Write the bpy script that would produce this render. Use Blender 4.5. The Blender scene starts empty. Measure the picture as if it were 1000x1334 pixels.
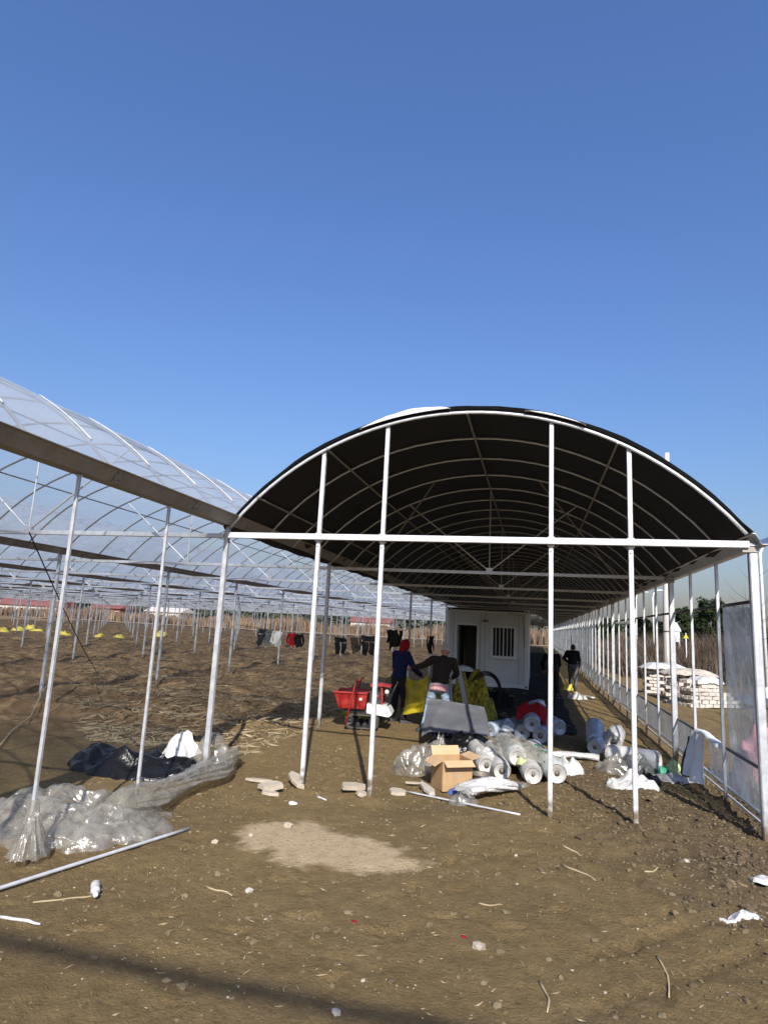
import bpy, bmesh, math, random
import numpy as np
from mathutils import Vector, Matrix, Euler

sc = bpy.context.scene
COL = sc.collection
rnd = random.Random(7)

# ------------------------------------------------------------------ camera
W, S, EH = 6.218, 4.294, 3.0            # bay width, post spacing, eave height (metres)
cam = bpy.data.cameras.new('camera')
cam.sensor_fit = 'HORIZONTAL'; cam.sensor_width = 36.0; cam.lens = 36.0 * 0.8218
cam.clip_start = 0.05; cam.clip_end = 5000
camo = bpy.data.objects.new('camera', cam); COL.objects.link(camo)
_f = Vector((-0.23424, 0.95604, 0.17639)); _r = Vector((0.97214, 0.22885, 0.05063)); _u = Vector((-0.00804, -0.18334, 0.98302))
camo.matrix_world = Matrix(((_r.x, _u.x, -_f.x, 3.942), (_r.y, _u.y, -_f.y, -7.516), (_r.z, _u.z, -_f.z, 1.950), (0, 0, 0, 1)))
sc.camera = camo

# ------------------------------------------------------------------ sky, sun, exposure
SUN_EL, SUN_AZ = math.radians(35.8), math.radians(162.0)
world = bpy.data.worlds.new('World'); sc.world = world; world.use_nodes = True
wt = world.node_tree
sky = wt.nodes.new('ShaderNodeTexSky'); sky.sky_type = 'NISHITA'; sky.sun_disc = False
sky.sun_elevation = SUN_EL; sky.sun_rotation = SUN_AZ
sky.altitude = 0; sky.air_density = 2.0; sky.dust_density = 2.0; sky.ozone_density = 10.0
bg = wt.nodes['Background']; bg.inputs[1].default_value = 0.0972
wb = wt.nodes.new('ShaderNodeMix'); wb.data_type = 'RGBA'; wb.blend_type = 'MULTIPLY'; wb.inputs[0].default_value = 1.0   # camera white balance
wb.inputs[7].default_value = (1.025, 1.0, 1.276, 1); wt.links.new(sky.outputs[0], wb.inputs[6]); wt.links.new(wb.outputs[2], bg.inputs[0])
sun = bpy.data.lights.new('sun', 'SUN'); sun.energy = 5.0; sun.angle = math.radians(0.53); sun.color = (1.0, 0.945, 0.86)
suno = bpy.data.objects.new('sun', sun); COL.objects.link(suno)
suno.rotation_euler = Vector((-0.43, 1.32, -1.0)).to_track_quat('-Z', 'Y').to_euler()
vs = sc.view_settings
sc.display_settings.display_device = 'sRGB'
vs.view_transform = 'Standard'; vs.look = 'None'; vs.exposure = 0.4; vs.gamma = 1.0
try: vs.use_curve_mapping = False
except Exception: pass
sc.render.engine = 'CYCLES'
cy = sc.cycles
cy.transparent_max_bounces = 40; cy.max_bounces = 8; cy.transmission_bounces = 6; cy.diffuse_bounces = 3; cy.glossy_bounces = 3
cy.caustics_reflective = False; cy.caustics_refractive = False
cy.use_denoising = True
try: cy.denoiser = 'OPENIMAGEDENOISE'; cy.denoising_input_passes = 'RGB_ALBEDO_NORMAL'
except Exception: pass

# ------------------------------------------------------------------ noise
def _hash(ix, iy, iz, seed):
    n = (ix.astype(np.int64) * 374761393 + iy.astype(np.int64) * 668265263 + iz.astype(np.int64) * 2147483647 // 7 + seed * 974711) & 0x7fffffff
    n = ((n ^ (n >> 13)) * 1274126177) & 0x7fffffff
    n = ((n ^ (n >> 16)) * 668265263) & 0x7fffffff
    return (n & 0xffff) / 65535.0
def vn(x, y, z=0.0, seed=0):
    x, y, z = np.broadcast_arrays(np.asarray(x, float), np.asarray(y, float), np.asarray(z, float))
    ix, iy, iz = np.floor(x), np.floor(y), np.floor(z)
    fx, fy, fz = x - ix, y - iy, z - iz
    fx = fx * fx * (3 - 2 * fx); fy = fy * fy * (3 - 2 * fy); fz = fz * fz * (3 - 2 * fz)
    def c(a, b, d): return _hash(ix + a, iy + b, iz + d, seed)
    def lerp(a, b, t): return a + (b - a) * t
    lo = lerp(lerp(c(0, 0, 0), c(1, 0, 0), fx), lerp(c(0, 1, 0), c(1, 1, 0), fx), fy)
    hi = lerp(lerp(c(0, 0, 1), c(1, 0, 1), fx), lerp(c(0, 1, 1), c(1, 1, 1), fx), fy)
    return lerp(lo, hi, fz)
def fbm(x, y, z=0.0, seed=0, o=4):
    s, a, f, t = 0.0, 0.5, 1.0, 0.0
    for k in range(o):
        s = s + a * vn(np.asarray(x) * f, np.asarray(y) * f, np.asarray(z) * f, seed + k * 17); t += a; a *= 0.5; f *= 2.03
    return s / t
def ridged(x, y, z=0.0, seed=0, o=3):
    s, a, f, t = 0.0, 0.5, 1.0, 0.0
    for k in range(o):
        n = 1 - np.abs(2 * vn(np.asarray(x) * f, np.asarray(y) * f, np.asarray(z) * f, seed + k * 31) - 1)
        s = s + a * n; t += a; a *= 0.5; f *= 2.1
    return s / t
def sstep(a, b, x):
    t = np.clip((np.asarray(x, float) - a) / (b - a), 0, 1); return t * t * (3 - 2 * t)

# ------------------------------------------------------------------ materials
MATS = {}
def mat(name, color, rough=0.7, metal=0.0, var=0.12, scale=8.0, bump=0.0, bscale=40.0, spec=0.4, color2=None, coat=0.0, sheen=0.0):
    if name in MATS: return MATS[name]
    m = bpy.data.materials.new(name); m.use_nodes = True
    nt = m.node_tree; b = nt.nodes['Principled BSDF']
    tc = nt.nodes.new('ShaderNodeTexCoord')
    nz = nt.nodes.new('ShaderNodeTexNoise'); nz.inputs['Scale'].default_value = scale; nz.inputs['Detail'].default_value = 6
    nt.links.new(tc.outputs['Object'], nz.inputs['Vector'])
    rp = nt.nodes.new('ShaderNodeValToRGB')
    c1 = [max(0, c * (1 - var)) for c in color]; c2 = list(color2) if color2 else [min(1, c * (1 + var)) for c in color]
    rp.color_ramp.elements[0].position = 0.32; rp.color_ramp.elements[1].position = 0.68
    rp.color_ramp.elements[0].color = (*c1, 1); rp.color_ramp.elements[1].color = (*c2, 1)
    nt.links.new(nz.outputs['Fac'], rp.inputs['Fac']); nt.links.new(rp.outputs['Color'], b.inputs['Base Color'])
    mr = nt.nodes.new('ShaderNodeMapRange'); mr.inputs['To Min'].default_value = max(0.02, rough - 0.1); mr.inputs['To Max'].default_value = min(1, rough + 0.1)
    nt.links.new(nz.outputs['Fac'], mr.inputs['Value']); nt.links.new(mr.outputs['Result'], b.inputs['Roughness'])
    b.inputs['Metallic'].default_value = metal; b.inputs['Specular IOR Level'].default_value = spec
    b.inputs['Coat Weight'].default_value = coat; b.inputs['Sheen Weight'].default_value = sheen
    if bump > 0:
        n2 = nt.nodes.new('ShaderNodeTexNoise'); n2.inputs['Scale'].default_value = bscale; n2.inputs['Detail'].default_value = 5
        nt.links.new(tc.outputs['Object'], n2.inputs['Vector'])
        bp = nt.nodes.new('ShaderNodeBump'); bp.inputs['Strength'].default_value = bump; bp.inputs['Distance'].default_value = 0.02
        nt.links.new(n2.outputs['Fac'], bp.inputs['Height']); nt.links.new(bp.outputs['Normal'], b.inputs['Normal'])
    MATS[name] = m; return m

def film_mat(name, tint=(0.95, 0.97, 0.98), haze=0.18, dcol=(0.75, 0.78, 0.8), gloss=0.1, rough=0.12, scale=1.2, bump=0.25, bscale=3.0, hazevar=0.5):
    m = bpy.data.materials.new(name); m.use_nodes = True
    nt = m.node_tree; nt.nodes.remove(nt.nodes['Principled BSDF']); out = nt.nodes['Material Output']
    N = nt.nodes.new; L = nt.links.new
    tc = N('ShaderNodeTexCoord')
    nz = N('ShaderNodeTexNoise'); nz.inputs['Scale'].default_value = scale; nz.inputs['Detail'].default_value = 6; nz.inputs['Distortion'].default_value = 0.6
    L(tc.outputs['Object'], nz.inputs['Vector'])
    mr = N('ShaderNodeMapRange'); mr.inputs['From Min'].default_value = 0.3; mr.inputs['From Max'].default_value = 0.75
    mr.inputs['To Min'].default_value = haze * (1 - hazevar); mr.inputs['To Max'].default_value = haze * (1 + hazevar)
    L(nz.outputs['Fac'], mr.inputs['Value'])
    n2 = N('ShaderNodeTexNoise'); n2.inputs['Scale'].default_value = bscale; n2.inputs['Detail'].default_value = 4; n2.inputs['Distortion'].default_value = 0.8
    L(tc.outputs['Object'], n2.inputs['Vector'])
    bp = N('ShaderNodeBump'); bp.inputs['Strength'].default_value = bump; bp.inputs['Distance'].default_value = 0.05; L(n2.outputs['Fac'], bp.inputs['Height'])
    tr = N('ShaderNodeBsdfTransparent'); tr.inputs['Color'].default_value = (*tint, 1)
    df = N('ShaderNodeBsdfDiffuse'); df.inputs['Color'].default_value = (*dcol, 1); L(bp.outputs['Normal'], df.inputs['Normal'])
    tl = N('ShaderNodeBsdfTranslucent'); tl.inputs['Color'].default_value = (*dcol, 1); L(bp.outputs['Normal'], tl.inputs['Normal'])
    md = N('ShaderNodeMixShader'); md.inputs[0].default_value = 0.5; L(df.outputs[0], md.inputs[1]); L(tl.outputs[0], md.inputs[2])
    m1 = N('ShaderNodeMixShader'); L(mr.outputs['Result'], m1.inputs[0]); L(tr.outputs[0], m1.inputs[1]); L(md.outputs[0], m1.inputs[2])
    gl = N('ShaderNodeBsdfGlossy'); gl.inputs['Roughness'].default_value = rough; gl.inputs['Color'].default_value = (1, 1, 1, 1); L(bp.outputs['Normal'], gl.inputs['Normal'])
    lw = N('ShaderNodeLayerWeight'); lw.inputs['Blend'].default_value = 0.5
    pw_ = N('ShaderNodeMath'); pw_.operation = 'POWER'; pw_.inputs[1].default_value = 4.0; L(lw.outputs['Facing'], pw_.inputs[0])
    mg = N('ShaderNodeMath'); mg.operation = 'MULTIPLY_ADD'; mg.inputs[1].default_value = gloss * 1.6; mg.inputs[2].default_value = gloss * 0.3
    mg.use_clamp = True
    L(pw_.outputs[0], mg.inputs[0])
    m2 = N('ShaderNodeMixShader'); L(mg.outputs[0], m2.inputs[0]); L(m1.outputs[0], m2.inputs[1]); L(gl.outputs[0], m2.inputs[2])
    L(m2.outputs[0], out.inputs['Surface'])
    MATS[name] = m; return m

mat('galvanised', (0.60, 0.62, 0.64), 0.42, 0.35, 0.10, 14, 0.08, 90, 0.5)
mat('galvanised_white', (0.70, 0.71, 0.72), 0.5, 0.15, 0.08, 10, 0.05, 60, 0.5)
def post_mat(name, col, metal):
    m = mat(name, col, 0.45, metal, 0.16, 11, 0.08, 70, 0.5); nt = m.node_tree; b = nt.nodes['Principled BSDF']; N = nt.nodes.new; L = nt.links.new
    src = b.inputs['Base Color'].links[0].from_socket
    tc = N('ShaderNodeTexCoord'); sx = N('ShaderNodeSeparateXYZ'); L(tc.outputs['Object'], sx.inputs[0])
    oi = N('ShaderNodeObjectInfo'); nz = N('ShaderNodeTexNoise'); nz.noise_dimensions = '4D'; nz.inputs['Scale'].default_value = 13; nz.inputs['Detail'].default_value = 7
    L(tc.outputs['Object'], nz.inputs['Vector']); mw = N('ShaderNodeMath'); mw.operation = 'MULTIPLY'; mw.inputs[1].default_value = 60; L(oi.outputs['Random'], mw.inputs[0]); L(mw.outputs[0], nz.inputs['W'])
    # mud splashed up the foot of the post
    ma = N('ShaderNodeMath'); ma.operation = 'MULTIPLY_ADD'; ma.inputs[1].default_value = 0.75; L(nz.outputs['Fac'], ma.inputs[0]); mz = N('ShaderNodeMath'); mz.operation = 'MULTIPLY'; mz.inputs[1].default_value = -1.0; L(sx.outputs['Z'], mz.inputs[0]); L(mz.outputs[0], ma.inputs[2])
    mr = N('ShaderNodeMapRange'); mr.inputs['From Min'].default_value = 0.10; mr.inputs['From Max'].default_value = 0.30; L(ma.outputs[0], mr.inputs['Value'])
    mx = N('ShaderNodeMix'); mx.data_type = 'RGBA'; L(mr.outputs['Result'], mx.inputs[0]); L(src, mx.inputs[6]); mx.inputs[7].default_value = (0.17, 0.13, 0.085, 1)
    # zinc streaks and stains
    n2 = N('ShaderNodeTexNoise'); n2.inputs['Scale'].default_value = 3.0; n2.inputs['Detail'].default_value = 9; mp = N('ShaderNodeMapping'); mp.inputs['Scale'].default_value = (14, 14, 1.2); L(tc.outputs['Object'], mp.inputs['Vector']); L(mp.outputs['Vector'], n2.inputs['Vector'])
    r2 = N('ShaderNodeMapRange'); r2.inputs['From Min'].default_value = 0.52; r2.inputs['From Max'].default_value = 0.70; r2.inputs['To Max'].default_value = 0.45; L(n2.outputs['Fac'], r2.inputs['Value'])
    m2 = N('ShaderNodeMix'); m2.data_type = 'RGBA'; L(r2.outputs['Result'], m2.inputs[0]); L(mx.outputs[2], m2.inputs[6]); m2.inputs[7].default_value = (0.34, 0.35, 0.36, 1)
    L(m2.outputs[2], b.inputs['Base Color'])
post_mat('post_steel', (0.52, 0.54, 0.56), 0.35); post_mat('post_white', (0.62, 0.63, 0.64), 0.2)
mat('gutter_steel', (0.28, 0.262, 0.235), 0.5, 0.4, 0.15, 6, 0.05, 40)
mat('dark_rail', (0.06, 0.065, 0.075), 0.5, 0.4, 0.2)
mat('black_film', (0.008, 0.0085, 0.010), 0.5, 0, 0.5, 0.9, 0.45, 3.0, 0.3)
mat('white_film', (0.75, 0.76, 0.78), 0.5, 0, 0.08, 5, 0.3, 12)
film_mat('clear_film', (0.92, 0.95, 0.97), 0.56, (0.70, 0.77, 0.83), 0.12, 0.2, 0.6, 0.25, 1.6, 0.5)
film_mat('wall_film', (0.80, 0.84, 0.86), 0.58, (0.48, 0.55, 0.60), 0.2, 0.15, 1.6, 0.5, 4.0, 0.45)
film_mat('heap_film', (0.92, 0.91, 0.88), 0.38, (0.56, 0.53, 0.46), 0.20, 0.24, 7.0, 0.4, 9.0, 0.7)
mat('black_plastic', (0.006, 0.006, 0.007), 0.26, 0, 0.3, 6, 0.6, 16, 0.28)
mat('white_plastic', (0.52, 0.515, 0.50), 0.45, 0, 0.14, 9, 0.5, 26)
mat('grey_sheet', (0.085, 0.089, 0.10), 0.5, 0, 0.10, 5, 0.25, 9, 0.4)
mat('cardboard', (0.42, 0.27, 0.14), 0.85, 0, 0.10, 7, 0.06, 120, 0.2)
mat('cardboard_inside', (0.50, 0.34, 0.19), 0.85, 0, 0.08, 7)
mat('cabin_panel', (0.60, 0.635, 0.605), 0.5, 0, 0.05, 2, 0.02, 30)
mat('cabin_trim', (0.70, 0.72, 0.70), 0.45, 0.05, 0.05, 3)
mat('dark_inside', (0.008, 0.008, 0.010), 0.7, 0, 0.2)
mat('window_glass', (0.012, 0.013, 0.015), 0.3, 0, 0.1, spec=0.15)
mat('red_paint', (0.36, 0.012, 0.016), 0.5, 0, 0.35, 7, 0.12, 18, 0.4, color2=(0.40, 0.045, 0.035))
mat('machine_white', (0.68, 0.68, 0.66), 0.42, 0, 0.12, 8)
mat('rubber', (0.018, 0.017, 0.016), 0.85, 0, 0.3, 10, 0.2, 40)
mat('rubber_dusty', (0.07, 0.062, 0.05), 0.9, 0, 0.35, 10, 0.2, 40)
mat('engine_metal', (0.05, 0.05, 0.055), 0.5, 0.5, 0.3, 20)
mat('yellow_sheet', (0.33, 0.26, 0.012), 0.45, 0, 0.3, 6, 0.4, 14, color2=(0.52, 0.42, 0.02))
mat('yellow_net', (0.13, 0.12, 0.015), 0.75, 0, 0.5, 14, 0.9, 30, color2=(0.52, 0.42, 0.03))
mat('yellow_sack', (0.56, 0.45, 0.08), 0.7, 0, 0.25, 3)
mat('navy', (0.010, 0.016, 0.055), 0.85, 0, 0.25, 12, 0.3, 60, 0.2)
mat('brown_cloth', (0.030, 0.024, 0.018), 0.9, 0, 0.25, 12, 0.3, 60, 0.2)
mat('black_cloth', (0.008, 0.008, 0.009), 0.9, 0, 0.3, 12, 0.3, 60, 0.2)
mat('dark_trousers', (0.018, 0.017, 0.020), 0.9, 0, 0.3, 12, 0.3, 60, 0.2)
mat('jeans', (0.25, 0.33, 0.42), 0.9, 0, 0.2, 9, 0.3, 70, 0.2)
mat('grey_trousers', (0.08, 0.085, 0.09), 0.9, 0, 0.25, 9, 0.3, 70, 0.2)
mat('red_cloth', (0.27, 0.010, 0.016), 0.85, 0, 0.2, 9, 0.3, 50, 0.2)
mat('striped_shirt', (0.55, 0.30, 0.30), 0.85, 0, 0.5, 30)
mat('cap_pale', (0.45, 0.42, 0.38), 0.85, 0, 0.15, 9)
mat('skin', (0.35, 0.19, 0.12), 0.55, 0, 0.10, 12)
mat('hair', (0.010, 0.009, 0.009), 0.6, 0, 0.3, 40)
mat('shoe', (0.05, 0.05, 0.06), 0.7, 0, 0.3, 12)
mat('blue_roll', (0.34, 0.40, 0.47), 0.35, 0, 0.18, 6, 0.3, 18, 0.5)
mat('teal_roll', (0.10, 0.17, 0.18), 0.4, 0, 0.25, 6, 0.3, 18, 0.5)
mat('lavender_roll', (0.36, 0.37, 0.52), 0.4, 0, 0.15, 6, 0.3, 18, 0.5)
mat('white_roll', (0.50, 0.485, 0.45), 0.5, 0, 0.10, 6, 0.25, 18, 0.4)
mat('green_white_roll', (0.50, 0.53, 0.50), 0.4, 0, 0.1, 5, 0.3, 16, color2=(0.62, 0.62, 0.60))
mat('print_green', (0.03, 0.22, 0.13), 0.5, 0, 0.25, 8)
mat('net_green', (0.012, 0.075, 0.05), 0.8, 0, 0.4, 30, 0.4, 60)
mat('lime', (0.42, 0.47, 0.22), 0.5, 0, 0.25, 8)
mat('blue_cloth', (0.06, 0.11, 0.28), 0.8, 0, 0.15, 9, 0.2, 40)
mat('tin', (0.16, 0.14, 0.11), 0.55, 0.4, 0.25, 9)
mat('slab', (0.42, 0.36, 0.28), 0.9, 0, 0.14, 9, 0.4, 40, 0.2)
mat('stone', (0.36, 0.31, 0.24), 0.9, 0, 0.2, 9, 0.4, 40, 0.2)
mat('pale_stone', (0.42, 0.38, 0.32), 0.85, 0, 0.12, 9, 0.4, 40, 0.2)
mat('straw', (0.36, 0.28, 0.16), 0.9, 0, 0.25, 5, color2=(0.46, 0.37, 0.23))
mat('clod', (0.17, 0.132, 0.078), 0.95, 0, 0.3, 14, 0.6, 60, 0.1)
mat('clod_mud', (0.115, 0.085, 0.052), 0.95, 0, 0.3, 14, 0.6, 60, 0.1)
mat('clod_dark', (0.105, 0.075, 0.047), 0.95, 0, 0.3, 14, 0.6, 60, 0.1)
mat('brick', (0.50, 0.46, 0.40), 0.9, 0, 0.14, 4, 0.3, 30, 0.2)
mat('concrete_pole', (0.60, 0.57, 0.51), 0.85, 0, 0.1, 4, 0.1, 30, 0.2)
mat('white_pole', (0.78, 0.79, 0.80), 0.5, 0, 0.05)
mat('reed', (0.16, 0.105, 0.065), 0.9, 0, 0.4, 0.6, color2=(0.28, 0.20, 0.13))
mat('brush', (0.055, 0.040, 0.028), 0.9, 0, 0.5, 1.6, color2=(0.15, 0.11, 0.075))
mat('twig', (0.09, 0.065, 0.045), 0.9, 0, 0.3)
mat('leaf_dark', (0.018, 0.030, 0.012), 0.9, 0, 0.4, 0.9, spec=0.1, color2=(0.040, 0.056, 0.022))
mat('leaf_far', (0.055, 0.065, 0.045), 0.8, 0, 0.3, 0.3)
mat('bark', (0.08, 0.06, 0.045), 0.9, 0, 0.3, 9, 0.5, 30)
mat('weed', (0.10, 0.12, 0.03), 0.8, 0, 0.3, 6, color2=(0.2, 0.2, 0.07))
mat('house_red', (0.20, 0.075, 0.062), 0.8, 0, 0.15, 0.4)
mat('house_wall', (0.55, 0.50, 0.45), 0.85, 0, 0.10, 0.6)
mat('house_pink', (0.55, 0.36, 0.34), 0.85, 0, 0.10, 0.6)
mat('house_blue', (0.10, 0.18, 0.42), 0.7, 0, 0.10, 0.6)
mat('sign_yellow', (0.50, 0.46, 0.03), 0.5, 0, 0.05)
mat('pink_sack', (0.60, 0.24, 0.26), 0.7, 0, 0.2, 4, 0.4, 9)
mat('tarp', (0.42, 0.37, 0.30), 0.8, 0, 0.25, 3, 0.4, 9)
mat('rope', (0.03, 0.028, 0.026), 0.9, 0, 0.2)
mat('wood', (0.30, 0.25, 0.20), 0.85, 0, 0.2, 9, 0.3, 40)
mat('grey_plank', (0.42, 0.42, 0.42), 0.7, 0, 0.1)
mat('path_dust', (0.34, 0.28, 0.20), 0.95, 0, 0.12, 0.4, 0.2, 6, 0.1)

# ------------------------------------------------------------------ builders
class MB:
    def __init__(s): s.v, s.f, s.m = [], [], []
    def add(s, vs_, fs_, mi=0):
        o = len(s.v); s.v.extend([tuple(map(float, p)) for p in vs_]); s.f.extend([tuple(o + i for i in f) for f in fs_]); s.m.extend([mi] * len(fs_)); return s
    def box(s, c, d, M=None, mi=0, jit=0.0, rg=None):
        hx, hy, hz = d[0] / 2, d[1] / 2, d[2] / 2
        P = [Vector((x, y, z)) for x in (-hx, hx) for y in (-hy, hy) for z in (-hz, hz)]
        if jit: P = [p + Vector((rg.uniform(-jit, jit), rg.uniform(-jit, jit), rg.uniform(-jit, jit))) for p in P]
        if M is not None: P = [M @ p for p in P]
        P = [p + Vector(c) for p in P]
        return s.add(P, [(0, 1, 3, 2), (4, 6, 7, 5), (0, 4, 5, 1), (2, 3, 7, 6), (0, 2, 6, 4), (1, 5, 7, 3)], mi)
    def bar(s, p0, p1, w, h, up=(0, 0, 1), mi=0):
        p0, p1 = Vector(p0), Vector(p1); d = (p1 - p0)
        L = d.length; d.normalize(); u = Vector(up)
        if abs(d.dot(u)) > 0.98: u = Vector((0, 1, 0))
        r = d.cross(u).normalized(); u = r.cross(d)
        cb = min(w, h) * 0.12
        prof = [(-w/2+cb, -h/2), (w/2-cb, -h/2), (w/2, -h/2+cb), (w/2, h/2-cb), (w/2-cb, h/2), (-w/2+cb, h/2), (-w/2, h/2-cb), (-w/2, -h/2+cb)]
        A = [p0 + r * a + u * b for a, b in prof]; B = [p1 + r * a + u * b for a, b in prof]
        n = 8
        return s.add(A + B, [(i, (i+1) % n, n + (i+1) % n, n + i) for i in range(n)] + [tuple(range(n))[::-1], tuple(range(n, 2*n))], mi)
    def tube(s, pts, r, n=8, cap=True, mi=0, sq=None):
        pts = [Vector(p) for p in pts]; rs = r if isinstance(r, (list, tuple)) else [r] * len(pts)
        V = []; prev = None
        for i, p in enumerate(pts):
            t = (pts[min(i + 1, len(pts) - 1)] - pts[max(i - 1, 0)])
            if t.length < 1e-9: t = Vector((0, 0, 1))
            t.normalize()
            if prev is None:
                a = Vector((0, 0, 1)) if abs(t.z) < 0.9 else Vector((1, 0, 0))
                x = t.cross(a).normalized()
            else:
                x = (prev - t * prev.dot(t)).normalized()
            prev = x; y = t.cross(x)
            for k in range(n):
                a = 2 * math.pi * k / n
                V.append(p + (x * math.cos(a) + y * math.sin(a)) * rs[i])
        F = []
        for i in range(len(pts) - 1):
            for k in range(n):
                F.append((i * n + k, i * n + (k + 1) % n, (i + 1) * n + (k + 1) % n, (i + 1) * n + k))
        if cap: F += [tuple(range(n))[::-1], tuple(range((len(pts) - 1) * n, len(pts) * n))]
        return s.add(V, F, mi)
    def ball(s, c, r, nu=12, nv=8, M=None, mi=0):
        V = [Vector((0, 0, r[2]))]
        for j in range(1, nv):
            t = math.pi * j / nv
            for i in range(nu):
                a = 2 * math.pi * i / nu
                V.append(Vector((r[0] * math.sin(t) * math.cos(a), r[1] * math.sin(t) * math.sin(a), r[2] * math.cos(t))))
        V.append(Vector((0, 0, -r[2])))
        F = [(0, 1 + i, 1 + (i + 1) % nu) for i in range(nu)]
        for j in range(nv - 2):
            for i in range(nu):
                F.append((1 + j*nu + i, 1 + (j+1)*nu + i, 1 + (j+1)*nu + (i+1) % nu, 1 + j*nu + (i+1) % nu))
        e = len(V) - 1; b = 1 + (nv - 2) * nu
        F += [(b + i, e, b + (i + 1) % nu) for i in range(nu)]
        if M is not None: V = [M @ p for p in V]
        return s.add([p + Vector(c) for p in V], F, mi)
    def lathe(s, prof, n=20, c=(0, 0, 0), M=None, mi=0):
        V = []
        for (r, z) in prof:
            for k in range(n):
                a = 2 * math.pi * k / n; p = Vector((r * math.cos(a), r * math.sin(a), z))
                V.append((M @ p if M is not None else p) + Vector(c))
        F = [(i*n + k, i*n + (k+1) % n, (i+1)*n + (k+1) % n, (i+1)*n + k) for i in range(len(prof)-1) for k in range(n)]
        if prof[0][0] > 1e-6: F.append(tuple(range(n))[::-1])
        if prof[-1][0] > 1e-6: F.append(tuple(range((len(prof)-1)*n, len(prof)*n)))
        return s.add(V, F, mi)
    def gridpts(s, P, mi=0, closed_u=False):
        nu, nv = P.shape[0], P.shape[1]; o = len(s.v)
        s.v.extend(map(tuple, P.reshape(-1, 3).tolist()))
        for i in range(nu if closed_u else nu - 1):
            for j in range(nv - 1):
                a = i * nv + j; b = ((i + 1) % nu) * nv + j
                s.f.append((o + a, o + b, o + b + 1, o + a + 1)); s.m.append(mi)
        return s
    def mesh(s, name, mats=None, smooth=False):
        me = bpy.data.meshes.new(name); me.from_pydata(s.v, [], s.f)
        if mats:
            for m in (mats if isinstance(mats, (list, tuple)) else [mats]): me.materials.append(MATS[m])
            if max(s.m, default=0) > 0: me.polygons.foreach_set('material_index', s.m)
        if smooth: me.polygons.foreach_set('use_smooth', [True] * len(me.polygons))
        me.update(); return me
    def build(s, name, mats, parent=None, smooth=False, loc=None, rot=None):
        return link(name, s.mesh(name, mats, smooth), parent, loc, rot)

def link(name, me, parent=None, loc=None, rot=None):
    o = bpy.data.objects.new(name, me); COL.objects.link(o)
    if parent: o.parent = parent
    if loc: o.location = loc
    if rot: o.rotation_euler = rot
    return o
def tag(o, label, cat, group=None, kind=None):
    if label: o['label'] = label
    if cat: o['category'] = cat
    if group: o['group'] = group
    if kind: o['kind'] = kind
    return o
def thing(name, label, cat, loc=(0, 0, 0), rotz=0.0, group=None):
    o = bpy.data.objects.new(name, None); COL.objects.link(o); o.empty_display_size = 0.1
    o.location = loc; o.rotation_euler = (0, 0, rotz)
    return tag(o, label, cat, group)
def RZ(a): return Matrix.Rotation(a, 3, 'Z')

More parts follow.
